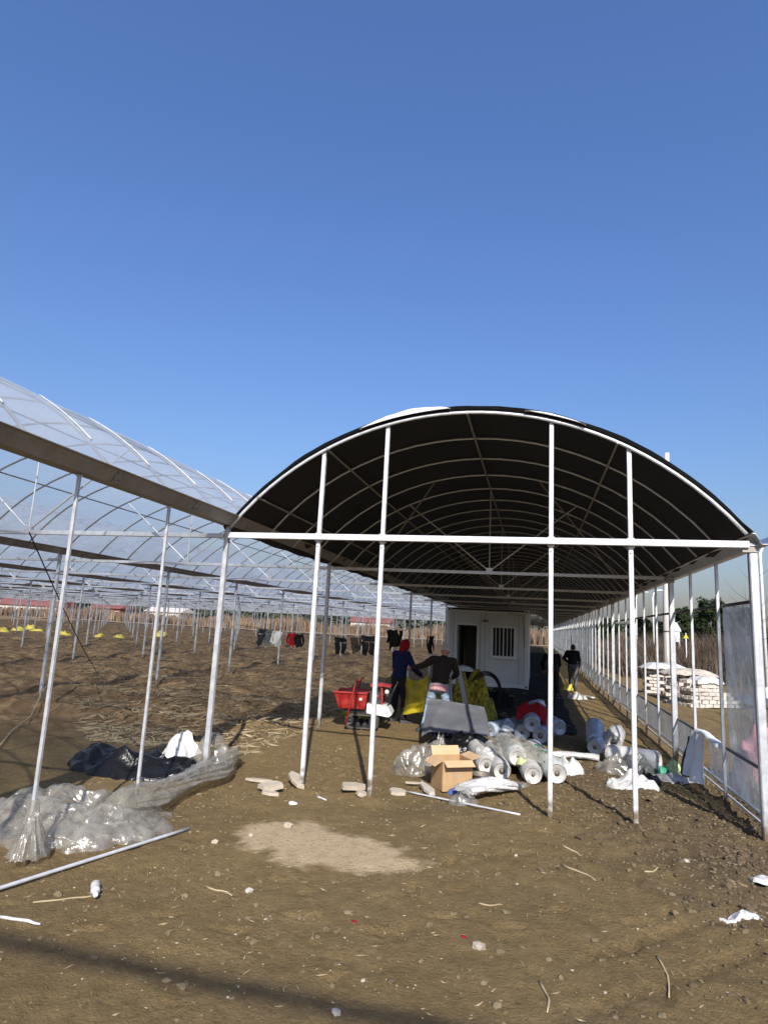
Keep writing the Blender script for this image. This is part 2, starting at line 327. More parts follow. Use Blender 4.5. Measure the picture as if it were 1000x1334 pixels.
# ------------------------------------------------------------------ ground
FEET = []
_r2 = random.Random(12)
for (x0, y0, x1, y1, n_) in ((2.9, -4.4, 3.4, 0.5, 8), (1.2, -3.6, 4.6, -2.2, 9), (4.6, -3.2, 5.4, 1.2, 9), (0.9, -2.6, 1.7, 1.6, 7)):
    for k_ in range(n_):
        t_ = k_ / (n_ - 1); an_ = math.atan2(y1 - y0, x1 - x0); sd_ = 0.09 * (1 if k_ % 2 else -1)
        FEET.append((x0 + (x1 - x0) * t_ - math.sin(an_) * sd_ + _r2.uniform(-.05, .05), y0 + (y1 - y0) * t_ + math.cos(an_) * sd_ + _r2.uniform(-.05, .05), an_ + _r2.uniform(-.2, .2)))
def ground_h(X, Y):
    X = np.asarray(X, float); Y = np.asarray(Y, float)
    near = 1 - sstep(20, 60, np.hypot(X - 3, Y))
    h = (fbm(X * 0.35, Y * 0.35, 0, 3) - 0.5) * 0.10
    h = h + (fbm(X * 2.1, Y * 2.1, 0, 11) - 0.5) * 0.022 * near
    clod = sstep(3.6, 5.6, X + 0.35 * Y) * (1 - sstep(9, 12, X)) * (1 - sstep(2.5, 6, Y))
    h = h + (ridged(X * 3.2, Y * 3.2, 0, 5) - 0.55) * (0.010 + 0.11 * clod * fbm(X * 0.9, Y * 0.9, 0, 7)) * near
    h = h + (fbm(X * 9, Y * 9, 0, 21, 3) - 0.5) * (0.009 + 0.05 * clod) * near
    fld = sstep(0.3, -1.5, X) * sstep(1.0, 4.0, Y - 0.25 * X)
    rows = 0.5 + 0.5 * np.sin((Y + 0.35 * (fbm(X * .4, Y * .4, 0, 9) - .5) * 6) * 2.2)
    h = h + fld * (rows ** 3 * 0.17 - 0.04 + (fbm(X * 2.6, Y * 2.6, 0, 33) - 0.5) * 0.20)
    # vehicle ruts crossing the front yard
    rut = np.exp(-((Y + 0.9 - 0.30 * (X - 4.6)) / 0.16) ** 2) * sstep(3.8, 4.8, X) * 0.04
    h = h - rut
    out = sstep(6.5, 8.5, X)
    h = h + out * (fbm(X * 0.8, Y * 0.8, 0, 55) - 0.45) * 0.25
    # flatten the sand patch
    sp = np.exp(-(((X - 2.05) / 0.9) ** 2 + ((Y + 1.75) / 0.55) ** 2) ** 2)
    h = h * (1 - 0.75 * sp) + 0.012 * sp
    for px, py in [(1.271, 0), (2.101, 0), (4.114, 0), (4.982, 0), (W, 0), (0, 0)] + [(W, S / 3 * k) for k in (1, 2, 3)]:
        h = h + 0.035 * np.exp(-((X - px) ** 2 + (Y - py) ** 2) / 0.012)
    pit = sstep(0.58, 0.68, fbm(X * 4.3, Y * 4.3, 0, 64, 3)) * near * (1 - sp)
    h = h - 0.012 * pit + near * 0.010 * (ridged(X * 6.5, Y * 6.5, 0, 81, 2) - 0.5) * sstep(0.42, 0.6, fbm(X * 0.8, Y * 0.8, 0, 82))
    for (fx, fy, fa) in FEET:            # footprints
        c_, s_ = math.cos(fa), math.sin(fa); a = (X - fx) * c_ + (Y - fy) * s_; b = -(X - fx) * s_ + (Y - fy) * c_
        e = (a / 0.14) ** 2 + (b / 0.05) ** 2
        h = h - 0.022 * np.exp(-e ** 2) + 0.010 * np.exp(-(e - 1.8) ** 2 * 2)
    for off in (-0.28, 0.28):            # lug marks of the tracked carrier
        yy = Y + 2.6 - 0.9 * (X - 4.9) - off; lane = np.exp(-(yy / 0.09) ** 4) * sstep(3.9, 4.3, X) * (1 - sstep(5.9, 6.2, X))
        h = h - lane * (0.012 + 0.014 * (np.sin((X + 0.9 * Y) * 42) > 0))
    flat = sstep(0.6, 0.9, X) * (1 - sstep(3.8, 4.1, X)) * sstep(15.5, 15.9, Y) * (1 - sstep(22.2, 22.6, Y))
    return h * (1 - flat) - 0.02

def axis(lo, hi, step, far_lo, far_hi, g1, g2):
    a = list(np.arange(lo, hi, step)); s_ = step; x = a[-1]
    while x < far_hi: s_ *= g2; x += s_; a.append(x)
    b = []; s_ = step; x = lo
    while x > far_lo: s_ *= g1; x -= s_; b.append(x)
    return np.array(b[::-1] + a)
gx_ = axis(-2.2, 7.6, 0.031, -1800, 1800, 1.03, 1.03)
gy_ = axis(-5.2, 2.2, 0.031, -600, 2500, 1.09, 1.02)
GX, GY = np.meshgrid(gx_, gy_, indexing='ij')
GZ = ground_h(GX, GY)
def gz(x, y):                        # height of the ground sheet, read off its own grid
    i = min(max(int(np.searchsorted(gx_, x)) - 1, 0), len(gx_) - 2); j = min(max(int(np.searchsorted(gy_, y)) - 1, 0), len(gy_) - 2)
    a = (x - gx_[i]) / (gx_[i + 1] - gx_[i]); c = (y - gy_[j]) / (gy_[j + 1] - gy_[j])
    return float((GZ[i, j] * (1 - a) + GZ[i + 1, j] * a) * (1 - c) + (GZ[i, j + 1] * (1 - a) + GZ[i + 1, j + 1] * a) * c)
nx, ny = GX.shape
me = bpy.data.meshes.new('ground')
me.vertices.add(nx * ny); me.vertices.foreach_set('co', np.stack([GX, GY, GZ], -1).astype(np.float32).ravel())
idx = np.arange(nx * ny).reshape(nx, ny)
q = np.stack([idx[:-1, :-1], idx[1:, :-1], idx[1:, 1:], idx[:-1, 1:]], -1).reshape(-1, 4)
me.loops.add(q.size); me.loops.foreach_set('vertex_index', q.ravel().astype(np.int32))
me.polygons.add(len(q)); me.polygons.foreach_set('loop_start', (np.arange(len(q)) * 4).astype(np.int32))
me.polygons.foreach_set('use_smooth', np.ones(len(q), bool))
me.update(calc_edges=True)
wx = (fbm(GX * 1.3, GY * 1.3, 0, 71) - 0.5) * 0.9; wy = (fbm(GX * 1.3, GY * 1.3, 0, 72) - 0.5) * 0.7
sand = np.exp(-((((GX + wx) - 2.12) / 0.88) ** 2 + (((GY + wy) + 1.70) / 0.54) ** 2) ** 1.6)
sand = sstep(0.20, 0.62, sand + 0.5 * (fbm(GX * 7, GY * 7, 0, 73) - 0.5) + 0.35 * (fbm(GX * 22, GY * 22, 0, 76, 2) - 0.5)) * (0.8 + 0.2 * fbm(GX * 2, GY * 2, 0, 74))
fieldm = sstep(0.6, -2.0, GX) * sstep(0.5, 4.0, GY - 0.2 * GX)
dark = np.clip(sstep(3.8, 5.8, GX + 0.4 * GY) * (1 - sstep(2.5, 5, GY)) * (0.4 + fbm(GX * 1.5, GY * 1.5, 0, 75)), 0, 1)
for nm, arr in (('sand', sand), ('field', fieldm), ('dark', dark)):
    at = me.attributes.new(nm, 'FLOAT', 'POINT'); at.data.foreach_set('value', arr.astype(np.float32).ravel())

gm = bpy.data.materials.new('soil'); gm.use_nodes = True
nt = gm.node_tree; N = nt.nodes.new; L = nt.links.new; b = nt.nodes['Principled BSDF']
b.inputs['Roughness'].default_value = 0.95; b.inputs['Specular IOR Level'].default_value = 0.15
tc = N('ShaderNodeTexCoord')
def noise(scale, det=8, dist=0.0, rough=0.55):
    n = N('ShaderNodeTexNoise'); n.inputs['Scale'].default_value = scale; n.inputs['Detail'].default_value = det
    n.inputs['Distortion'].default_value = dist; n.inputs['Roughness'].default_value = rough
    L(tc.outputs['Object'], n.inputs['Vector']); return n
def ramp(fac, stops):
    r = N('ShaderNodeValToRGB'); e = r.color_ramp.elements
    while len(e) < len(stops): e.new(0.5)
    for k, (p_, c_) in enumerate(stops): e[k].position = p_; e[k].color = (*c_, 1)
    L(fac, r.inputs['Fac']); return r
def mixc(fac, a, c):
    m_ = N('ShaderNodeMix'); m_.data_type = 'RGBA'
    if isinstance(fac, float): m_.inputs[0].default_value = fac
    else: L(fac, m_.inputs[0])
    L(a, m_.inputs[6])
    if isinstance(c, tuple): m_.inputs[7].default_value = (*c, 1)
    else: L(c, m_.inputs[7])
    return m_.outputs[2]
n1 = noise(0.9, 8, 0.4); n2 = noise(9, 8, 0.2, 0.65); n3 = noise(55, 6, 0, 0.7)
base = ramp(n1.outputs['Fac'], [(0.30, (0.172, 0.117, 0.052)), (0.52, (0.217, 0.152, 0.068)), (0.72, (0.272, 0.194, 0.090))])
fine = ramp(n2.outputs['Fac'], [(0.30, (0.133, 0.090, 0.038)), (0.65, (0.263, 0.185, 0.087))])
col = mixc(0.6, base.outputs['Color'], fine.outputs['Color'])
fl = ramp(n3.outputs['Fac'], [(0.62, (0, 0, 0)), (0.74, (1, 1, 1))])
fld_ = N('ShaderNodeMath'); fld_.operation = 'MULTIPLY'; fld_.inputs[1].default_value = 0.45; L(fl.outputs['Color'], fld_.inputs[0])
col = mixc(fld_.outputs[0], col, (0.345, 0.285, 0.180))
def attr(nm):
    a = N('ShaderNodeAttribute'); a.attribute_name = nm; return a.outputs['Fac']
n4 = noise(3.2, 10, 0.6, 0.7)
fieldc = ramp(n4.outputs['Fac'], [(0.32, (0.115, 0.071, 0.036)), (0.50, (0.199, 0.127, 0.065)), (0.66, (0.353, 0.243, 0.123))])
col = mixc(attr('field'), col, fieldc.outputs['Color'])
dk = N('ShaderNodeMath'); dk.operation = 'MULTIPLY'; dk.inputs[1].default_value = 0.8; L(attr('dark'), dk.inputs[0])
col = mixc(dk.outputs[0], col, (0.101, 0.076, 0.046))
n6 = noise(0.55, 5, 0.8, 0.6)
dp = ramp(n6.outputs['Fac'], [(0.52, (0, 0, 0)), (0.66, (1, 1, 1))]); dp2 = N('ShaderNodeMath'); dp2.operation = 'MULTIPLY'; dp2.inputs[1].default_value = 0.35; L(dp.outputs['Color'], dp2.inputs[0])
col = mixc(dp2.outputs[0], col, (0.115, 0.084, 0.050))
sg_ = N('ShaderNodeMath'); sg_.operation = 'MULTIPLY_ADD'; sg_.inputs[1].default_value = 1.0; sg_.inputs[2].default_value = 0.42; sg_.use_clamp = True; L(n2.outputs['Fac'], sg_.inputs[0])
sg2 = N('ShaderNodeMath'); sg2.operation = 'MULTIPLY'; L(attr('sand'), sg2.inputs[0]); L(sg_.outputs[0], sg2.inputs[1])
col = mixc(sg2.outputs[0], col, (0.581, 0.441, 0.275))
n5 = noise(26, 6, 0.3, 0.7)
sp_ = ramp(n5.outputs['Fac'], [(0.32, (1, 1, 1)), (0.44, (0, 0, 0))])
sp2 = N('ShaderNodeMath'); sp2.operation = 'MULTIPLY'; sp2.inputs[1].default_value = 0.6; L(sp_.outputs['Color'], sp2.inputs[0])
col = mixc(sp2.outputs[0], col, (0.085, 0.062, 0.036))
L(col, b.inputs['Base Color'])
bpn = N('ShaderNodeBump'); bpn.inputs['Strength'].default_value = 1.0; bpn.inputs['Distance'].default_value = 0.03
add = N('ShaderNodeMath'); add.operation = 'MULTIPLY_ADD'; add.inputs[1].default_value = 0.8; L(n3.outputs['Fac'], add.inputs[0]); ad2 = N('ShaderNodeMath'); ad2.operation = 'MULTIPLY_ADD'; ad2.inputs[1].default_value = 0.3; L(n2.outputs['Fac'], ad2.inputs[0]); L(n5.outputs['Fac'], ad2.inputs[2]); L(ad2.outputs[0], add.inputs[2])
L(add.outputs[0], bpn.inputs['Height']); L(bpn.outputs['Normal'], b.inputs['Normal'])
me.materials.append(gm)
g_ = link('ground', me); g_['kind'] = 'structure'; g_['label'] = 'bare olive brown earth with a pale dry sand patch'

# pale farm track far behind the plots
m = MB(); xs = np.linspace(-260, 40, 60); P = np.zeros((60, 3, 3))
for i, x in enumerate(xs):
    for j, yy in enumerate((93.0, 95.0, 97.0)):
        P[i, j] = (x, yy + 2 * math.sin(x * 0.02), gz(x, yy) + 0.10 + (0.05 if j == 1 else 0))
o = m.gridpts(P).build('path', 'path_dust', smooth=True); o['kind'] = 'structure'; o['label'] = 'pale dusty farm track beyond the plots'

# loose soil, straw and pebbles
def ico(sub=1):
    bm = bmesh.new(); bmesh.ops.create_icosphere(bm, subdivisions=sub, radius=1.0)
    v = np.array([p.co[:] for p in bm.verts]); f = [[q_.index for q_ in fc.verts] for fc in bm.faces]; bm.free(); return v, np.array(f)
ICO1 = ico(1)
def scatter_lumps(name, pts, mats, label, rg):
    v0, f0 = ICO1; VV, FF = [], []; off = 0
    for (x, y, s_) in pts:
        jit = np.array([rg.uniform(0.6, 1.25) for _ in range(len(v0))])[:, None]
        v = v0 * jit * np.array([s_ * rg.uniform(.8, 1.4), s_ * rg.uniform(.8, 1.4), s_ * rg.uniform(.45, .8)])
        a = rg.uniform(0, 6.28); c_, s2 = math.cos(a), math.sin(a)
        v = np.stack([v[:, 0] * c_ - v[:, 1] * s2 + x, v[:, 0] * s2 + v[:, 1] * c_ + y, v[:, 2]], 1)
        v[:, 2] += gz(x, y) + s_ * 0.15
        VV.append(v); FF.append(f0 + off); off += len(v0)
    me = bpy.data.meshes.new(name); V = np.concatenate(VV); F = np.concatenate(FF)
    me.from_pydata(V.tolist(), [], F.tolist()); me.materials.append(MATS[mats]); me.update()
    o = link(name, me); o['kind'] = 'stuff'; o['label'] = label; return o
rg = random.Random(3)
pts = []
while len(pts) < 7000:
    x, y = rg.uniform(-1.5, 7.2), rg.uniform(-5, 3.5)
    dens = 0.16 + 0.9 * (1 / (1 + math.exp(-(x + 0.35 * y - 4.7) * 3)))
    dens *= 0.4 + 1.2 * sum(max(0.0, math.sin(x * a_ + y * b2 + a_)) for a_, b2 in ((2.1, 1.7), (-1.3, 2.9), (3.7, -2.2))) / 3
    if math.exp(-((x - 2.05) / .8) ** 2 - ((y + 1.75) / .5) ** 2) > 0.3: dens *= 0.05
    if rg.random() < dens: pts.append((x, y, min(0.030, 0.0095 * math.exp(rg.gauss(0, 0.55)))))
scatter_lumps('soil_clods', pts, 'clod', 'small crumbs and clods of soil over the yard', rg)
pts = []
while len(pts) < 2600:
    x, y = rg.uniform(3.6, 6.9), rg.uniform(-4.2, 2.6)
    if rg.random() < 1 / (1 + math.exp(-(x + 0.45 * y - 4.6) * 2.6)) * (0.25 + max(0.0, math.sin(x * 3.1 + y * 1.3) * math.sin(y * 2.7 - x))): pts.append((x, y, min(.06, 0.014 * math.exp(rg.gauss(0, 0.5)))))
scatter_lumps('mud_clods', pts, 'clod_mud', 'dark churned mud clods near the corner post', rg)
pts = []
while len(pts) < 700:
    cx, cy = rg.uniform(-.5, 6.5), rg.uniform(-4.8, 2)
    for _ in range(rg.randint(1, 9)): pts.append((cx + rg.gauss(0, .12), cy + rg.gauss(0, .12), 0.0042 * math.exp(rg.gauss(0, .45))))
scatter_lumps('pale_grit', pts, 'stone', 'pale grit flecks on the yard', rg)
pts = []
while len(pts) < 3600:
    y = 2 + 45 * rg.random() ** 1.8; x = rg.uniform(-1.0 - 0.9 * y, 0.2)
    if x - 0.2 * y < -1.0: pts.append((x, y, min(.05, 0.022 * math.exp(rg.gauss(0, 0.5))) * (1 + y * 0.02)))
scatter_lumps('ploughed_clods', pts, 'clod_dark', 'ploughed lumps of dark soil in the plots', rg)
def scatter_straw(name, pts, m_, label, rg):
    mb = MB()
    for (x, y, l, w) in pts:
        a = rg.uniform(0, math.pi); dx, dy = math.cos(a) * l / 2, math.sin(a) * l / 2
        z0 = max(gz(x, y), gz(x - dx, y - dy), gz(x + dx, y + dy)) + 0.004; t = rg.uniform(-.12, .18) * l
        px, py = -math.sin(a) * w / 2, math.cos(a) * w / 2
        kx, ky = rg.uniform(-.1, .1) * l, rg.uniform(-.1, .1) * l
        mb.add([(x-dx-px, y-dy-py, z0), (x-dx+px, y-dy+py, z0), (x+kx+px, y+ky+py, z0 + w*.6 + abs(t)*.5), (x+kx-px, y+ky-py, z0 + w*.6+abs(t)*.5), (x+dx+px, y+dy+py, z0 + max(t, 0)), (x+dx-px, y+dy-py, z0 + max(t, 0)), (x+kx, y+ky, z0-.004)], [(0, 1, 2, 3), (3, 2, 4, 5), (0, 3, 6), (3, 5, 6)])
    o = mb.build(name, m_); o['kind'] = 'stuff'; o['label'] = label
pts = [(rg.uniform(-1.5, 7), rg.uniform(-5, 3), 0.015 + 0.07 * rg.random() ** 3, 0.002 + 0.003 * rg.random()) for _ in range(1300)]
scatter_straw('straw', pts, 'straw', 'dry straw bits strewn over the yard', rg)
pts = []
while len(pts) < 6000:
    y = 1.5 + 40 * rg.random() ** 1.7; x = rg.uniform(-1.5 - 0.9 * y, 0)
    if x - 0.2 * y < -0.9 + rg.gauss(0, .8) and not (-2 < x and y < 1.2): pts.append((x, y, 0.08 + 0.3 * rg.random() ** 2, 0.006 + 0.012 * rg.random()))
scatter_straw('stubble', pts, 'straw', 'dry crop residue lying on the plots', rg)

# ------------------------------------------------------------------ greenhouse frames
APEX, RISE = 4.60, 1.55
HW = W / 2; RAD = (HW * HW + RISE * RISE) / (2 * RISE)
def arch_z(x): return APEX - RAD + math.sqrt(max(0.0, RAD * RAD - (x - HW) ** 2))
def arch_pts(n=22, a=0.06): return [(a + (W - 2 * a) * i / n, 0, arch_z(a + (W - 2 * a) * i / n)) for i in range(n + 1)]
ARCH = MB().tube(arch_pts(), 0.016, 6).mesh('arch', 'galvanised', True)
ARCH_L = MB().tube(arch_pts(), 0.016, 6).mesh('arch', 'gutter_steel', True)  # clear bay arches: backlit darkness put into the steel colour
def post_mesh(w, d, h, m_='galvanised'):
    mb = MB(); mb.bar((0, 0, -0.3), (0, 0, h), w, d, (0, 1, 0)); mb.box((0, 0, h - 0.006), (w * 1.5, d * 1.6, 0.012)); return mb.mesh('post', m_)
TIE = MB().bar((0.04, 0, 0), (W - 0.04, 0, 0), 0.045, 0.06).mesh('tie_beam', 'galvanised')
def web_mesh():
    mb = MB(); c_ = (HW, 0, EH + 0.03)
    for x in (1.55, W - 1.55): mb.tube([c_, (x, 0, arch_z(x))], 0.014, 6)
    mb.tube([c_, (HW, 0, APEX - 0.02)], 0.012, 6); mb.box((HW, 0, EH + .05), (0.12, 0.05, 0.08)); return mb.mesh('truss_web', 'galvanised')
WEB = web_mesh()
NR = 20; Y_END = NR * S

bg_ = thing('black_roofed_greenhouse', 'long open fronted greenhouse bay with arched black film roof and galvanised frame', 'greenhouse')
FP = post_mesh(0.062, 0.062, 1.0)
for x in (1.271, 2.101, 4.114, 4.982):
    mb = MB(); h = arch_z(x) - 0.01
    mb.bar((0, 0, -0.3), (0, 0, h), 0.051, 0.051, (0, 1, 0)); mb.box((0, 0.0, EH), (0.078, 0.068, 0.11))
    for dz in (-.035, .035): mb.ball((0, -.036, EH + dz - .075), (.010, .012, .010), 6, 4)
    mb.build('post', 'post_white', bg_, loc=(x, 0, 0))
RP = post_mesh(0.085, 0.085, EH, 'post_steel')
for k in range(NR + 1): link('post', RP, bg_, (W, k * S, 0))
MID = post_mesh(0.038, 0.038, EH, 'post_steel')
for k in range(NR):
    for j in (1, 2): link('wall_stud', MID, bg_, (W, (k + j / 3) * S, 0))
# front beam and tie beams
MB().bar((0.05, 0, EH), (W - 0.05, 0, EH), 0.05, 0.074).build('front_beam', 'galvanised_white', bg_, loc=(0, -0.064, 0))
for k in range(1, NR + 1): link('tie_beam', TIE, bg_, (0, k * S, EH)); link('truss_web', WEB, bg_, (0, k * S, 0))
FARCH = MB().tube(arch_pts(36), 0.021, 8).build('front_arch', 'galvanised', bg_, True, (0, -0.05, -0.012))
for k in range(1, NR * 4 + 1): link('arch', ARCH, bg_, (0, k * S / 4, 0))
for x in (0.43, 1.33, HW, 4.85):
    MB().tube([(x, -0.1, arch_z(x) - 0.035), (x, Y_END, arch_z(x) - 0.035)], 0.015, 6).build('purlin', 'gutter_steel', bg_)
for x in (0.9, 5.3):      # wind braces of the first frames
    MB().tube([(x, S, EH + 0.02), (x + (1.3 if x < 3 else -1.3), 3 * S / 4, arch_z(x + (1.3 if x < 3 else -1.3)) - .03)], 0.013, 6).build('wind_brace', 'gutter_steel', bg_)
# black roof film: sags a little between the arches, laps over the front arch
nu, nv = 49, NR * 8 + 3
U = np.linspace(-0.03, W + 0.03, nu); V = np.concatenate([[-0.075, -0.04], np.linspace(0, Y_END + 0.1, nv - 2)])
P = np.zeros((nu, nv, 3))
for i, u in enumerate(U):
    zz = arch_z(min(max(u, 0), W)) + 0.028
    ph = (V / (S / 4)) % 1.0
    sag = -0.022 * np.sin(np.pi * ph) ** 2 * (V > 0)
    wr = (fbm(np.full(nv, u * 2.0), V * 1.3, 0, 91) - 0.5) * 0.03 * (V > 0)
    lip = np.where(V < -0.06, 0.040 + 0.03 * (fbm(np.full(nv, u * 3.1), V * 0, 0, 92) - .4), 0)
    P[i] = np.stack([np.full(nv, u), V, zz + sag + wr + lip], -1)
MB().gridpts(P).build('roof_film', 'black_film', bg_, True)
def roof_strip(x0, x1, wid, lift, seed, y0=-0.115):
    n = 60; P = np.zeros((n, 5, 3)); xs = np.linspace(x0, x1, n); nz_ = fbm(xs * 2.2, xs * 0 + .3, 0, seed)
    for i, x in enumerate(xs):
        e = math.sin(math.pi * i / (n - 1)) ** 0.6; hg = lift * e * (0.3 + 1.3 * float(nz_[i])); z0 = arch_z(x) + 0.03
        P[i] = [(x, y0, z0), (x, y0 - .012, z0 + hg * .5), (x, y0 + .005, z0 + hg), (x, y0 + .12, z0 + hg + .012), (x, y0 + wid, z0 + .02)]
    return MB().gridpts(P)
o = roof_strip(1.75, 2.90, 0.5, 0.058, 5).build('film_fold', 'white_film', bg_, True); o['label'] = 'white fold of film lying on the roof edge'
o = roof_strip(3.8, 4.5, 0.45, 0.022, 6).build('film_fold', 'white_film', bg_, True); o['label'] = 'thin white film fold on the roof edge'
def gutter(y0, y1, w=0.30):
    mb = MB(); t = 0.006; a, bt = w / 2, w * 0.24
    prof = [(-a - .03, .26), (-a, .255), (-bt, .14), (bt, .14), (a, .255), (a + .03, .26), (a + .03, .26 - t), (a - t*.2, .255 - 2*t), (bt - t, .14 - t), (-bt + t, .14 - t), (-a + t*.2, .255 - 2*t), (-a - .03, .26 - t)]
    n = len(prof); ys = np.linspace(y0, y1, 2)
    V_ = [(x, y, z) for y in ys for (x, z) in prof]
    F_ = [(i, (i + 1) % n, n + (i + 1) % n, n + i) for i in range(n)]
    for k in range(5): F_.append((k, k + 1, n - 2 - k, n - 1 - k)); F_.append((n + k, n + n - 1 - k, n + n - 2 - k, n + k + 1))
    mb.add(V_, F_); return mb
gutter(-0.14, Y_END, 0.20).build('gutter', 'galvanised', bg_, loc=(W + 0.10, 0, EH - 0.14))
for k in range(0, 9): 
    mb = MB(); mb.box((0, 0, 0), (0.16, 0.012, 0.10)); mb.tube([(-.05, -.008, 0), (-.05, -.016, 0)], .01, 6); mb.build('gutter_bracket', 'gutter_steel', bg_, loc=(W - 0.03, k * S - 0.05, EH - 0.03))
# right side wall: rails and film
for z, m_, t in ((2.41, 'dark_rail', 0.035), (0.66, 'dark_rail', 0.03), (0.20, 'galvanised', 0.03), (0.11, 'galvanised', 0.022)):
    MB().bar((0, 0.05, 0), (0, Y_END, 0), t, t).build('rail', m_, bg_, loc=(W + 0.045, 0, z))
def wall_sheet(y0, y1, z0, z1, seed, amp=0.02):
    n, k = 14, 10; P = np.zeros((n, k, 3))
    for i in range(n):
        for j in range(k):
            y = y0 + (y1 - y0) * i / (n - 1); z = z0 + (z1 - z0) * j / (k - 1)
            P[i, j] = (W + 0.064 + amp * (float(fbm(np.array([y * 3.0]), np.array([z * 2.2]), 0, seed)[0]) - 0.5) * 2, y, z)
    return MB().gridpts(P)
wall_sheet(0.06, S / 3, 0.67, 2.40, 3, 0.03).build('wall_film', 'wall_film', bg_, True)
for k in range(0, 24):
    if k in (1,):
        wall_sheet(k * S / 3, k * S / 3 + 0.95, 0.19, 0.65, 10 + k).build('wall_film', 'wall_film', bg_, True); continue
    wall_sheet(k * S / 3 + 0.01, (k + 1) * S / 3 - 0.01, 0.19, 0.65, 10 + k).build('wall_film', 'wall_film', bg_, True)
wall_sheet(24 * S / 3, Y_END, 0.19, 0.65, 77).build('wall_film', 'wall_film', bg_, True)
wall_sheet(14 * S / 3, Y_END, 0.67, 2.40, 78).build('wall_film', 'wall_film', bg_, True)

# multi-span clear film greenhouse to the left
cg = thing('clear_film_greenhouse', 'wide row of joined greenhouse bays under hazy clear film on galvanised posts', 'greenhouse')
NB = 11
LP = post_mesh(0.062, 0.062, EH + 0.12, 'post_steel')
for b_ in range(NB + 1):
    for k in range(-2, NR + 1):
        if b_ > 0 and k < 0: continue
        link('post', LP, cg, (-b_ * W, k * S, 0))
THIN = post_mesh(0.029, 0.029, EH + 0.12, 'post_steel')
for k in (-5, -4, -2, -1): link('wall_stud', THIN, cg, (0.02, k * S / 3, 0))
GUT = {}
for b_ in range(NB + 1):
    y0 = -2.2 * S
    gutter(y0, Y_END).build('gutter', 'gutter_steel', cg, loc=(-b_ * W, 0, EH))
for k in range(-6, 14):   # joint cover strips and bolts on the nearest gutter
    mb = MB(); mb.box((0.114, 0, 0.196), (0.010, 0.10, 0.13), Matrix.Rotation(math.radians(34), 3, 'Y'))
    for dz in (0.165, 0.225):
        for dy in (-.03, .03): mb.ball((0.122 + (dz - .196) * .62, dy, dz), (.012, .012, .012), 6, 4)
    mb.build('gutter_joint', 'gutter_steel', cg, loc=(0.0, k * S / 3 + 0.4, EH))
ar_all = []
for b_ in range(NB):
    for k in range(-2, NR + 1):
        link('tie_beam', TIE, cg, (-(b_ + 1) * W, k * S, EH)); link('truss_web', WEB, cg, (-(b_ + 1) * W, k * S, 0))
    for k in range(-8, NR * 4 + 1):
        y = k * S / 4; x = -(b_ + .5) * W
        ar_all.append((math.hypot(x - 3.9, y + 7.5), b_, y))
vis = sorted(ar_all)
for d_, b_, y in vis[:296]: link('arch', ARCH_L, cg, (-(b_ + 1) * W, y, 0.03))
mb = MB(); ap = arch_pts(12)
for d_, b_, y in vis[296:]: mb.tube([(p_[0] - (b_ + 1) * W, y, p_[2] + 0.03) for p_ in ap], 0.015, 3, False)
o = mb.build('far_arches', 'gutter_steel', cg); o['kind'] = 'stuff'
for b_ in range(NB):
    for x in (1.33, HW, W - 1.33):
        MB().tube([(x, -2.1 * S, arch_z(x) + 0.0), (x, Y_END, arch_z(x) + 0.0)], 0.014, 5).build('purlin', 'gutter_steel', cg, loc=(-(b_ + 1) * W, 0, 0))
    nu = 25; Vs = np.arange(-2.1 * S, Y_END + 0.2, S / 8); nv = len(Vs); P = np.zeros((nu, nv, 3))
    for i in range(nu):
        u = 0.10 + (W - 0.2) * i / (nu - 1); ph = (Vs / (S / 4)) % 1.0
        wr = (fbm(np.full(nv, u * 1.6 + b_ * 9), Vs * 0.9, 0, 101) - .5) * 0.018
        P[i] = np.stack([np.full(nv, u), Vs, arch_z(u) + 0.055 - 0.012 * np.sin(np.pi * ph) ** 2 + wr * (0 if i in (0, nu - 1) else 1)], -1)
    MB().gridpts(P).build('roof_film', 'clear_film', cg, True, (-(b_ + 1) * W, 0, 0))
# film clamps: pale battens over the film of the nearest bay
for k in range(-8, 40):
    y = k * S / 4 + 0.02 + 0.05 * math.sin(k * 2.7)
    pts = [(-W + u, y + 0.02 * math.sin(u * 3), arch_z(u) + 0.062) for u in np.linspace(W * (0.78 + 0.02 * math.sin(k * 1.9)), W - 0.52 - 0.12 * math.sin(k * 3.1), 14)]
    MB().tube(pts, 0.009, 5).build('film_batten', 'galvanised', cg, True)
# wind wire
pts = [Vector((-3.0, -0.1, 2.98)).lerp(Vector((-9.3, 10.2, -0.02)), t) - Vector((0, 0, 0.10 * math.sin(math.pi * t))) for t in np.linspace(0, 1, 14)]
MB().tube(pts, 0.011, 6).build('wind_wire', 'rope', cg, True)
pts = [(-6.1, 4.45, 0.5), (-5.6, 3.6, 0.2), (-4.9, 2.6, 0.06), (-3.9, 1.1, 0.04), (-2.9, -.3, .03)]
o = MB().tube([(x, y, z + gz(x, y)) for x, y, z in pts], 0.010, 6).build('slack_rope', 'straw', None, True); tag(o, 'pale rope lying slack from a post across the soil', 'rope')

# dark sheet added to deepen the roof shade on the floor
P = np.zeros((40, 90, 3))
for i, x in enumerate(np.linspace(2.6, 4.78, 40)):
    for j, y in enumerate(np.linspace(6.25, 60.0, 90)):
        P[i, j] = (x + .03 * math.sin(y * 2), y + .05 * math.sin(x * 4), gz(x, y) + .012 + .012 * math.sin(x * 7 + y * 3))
o = MB().gridpts(P).build('shade_sheet', 'black_cloth', None, True); tag(o, 'dark sheet deepening the shade on the floor under the arched roof', 'shade sheet')
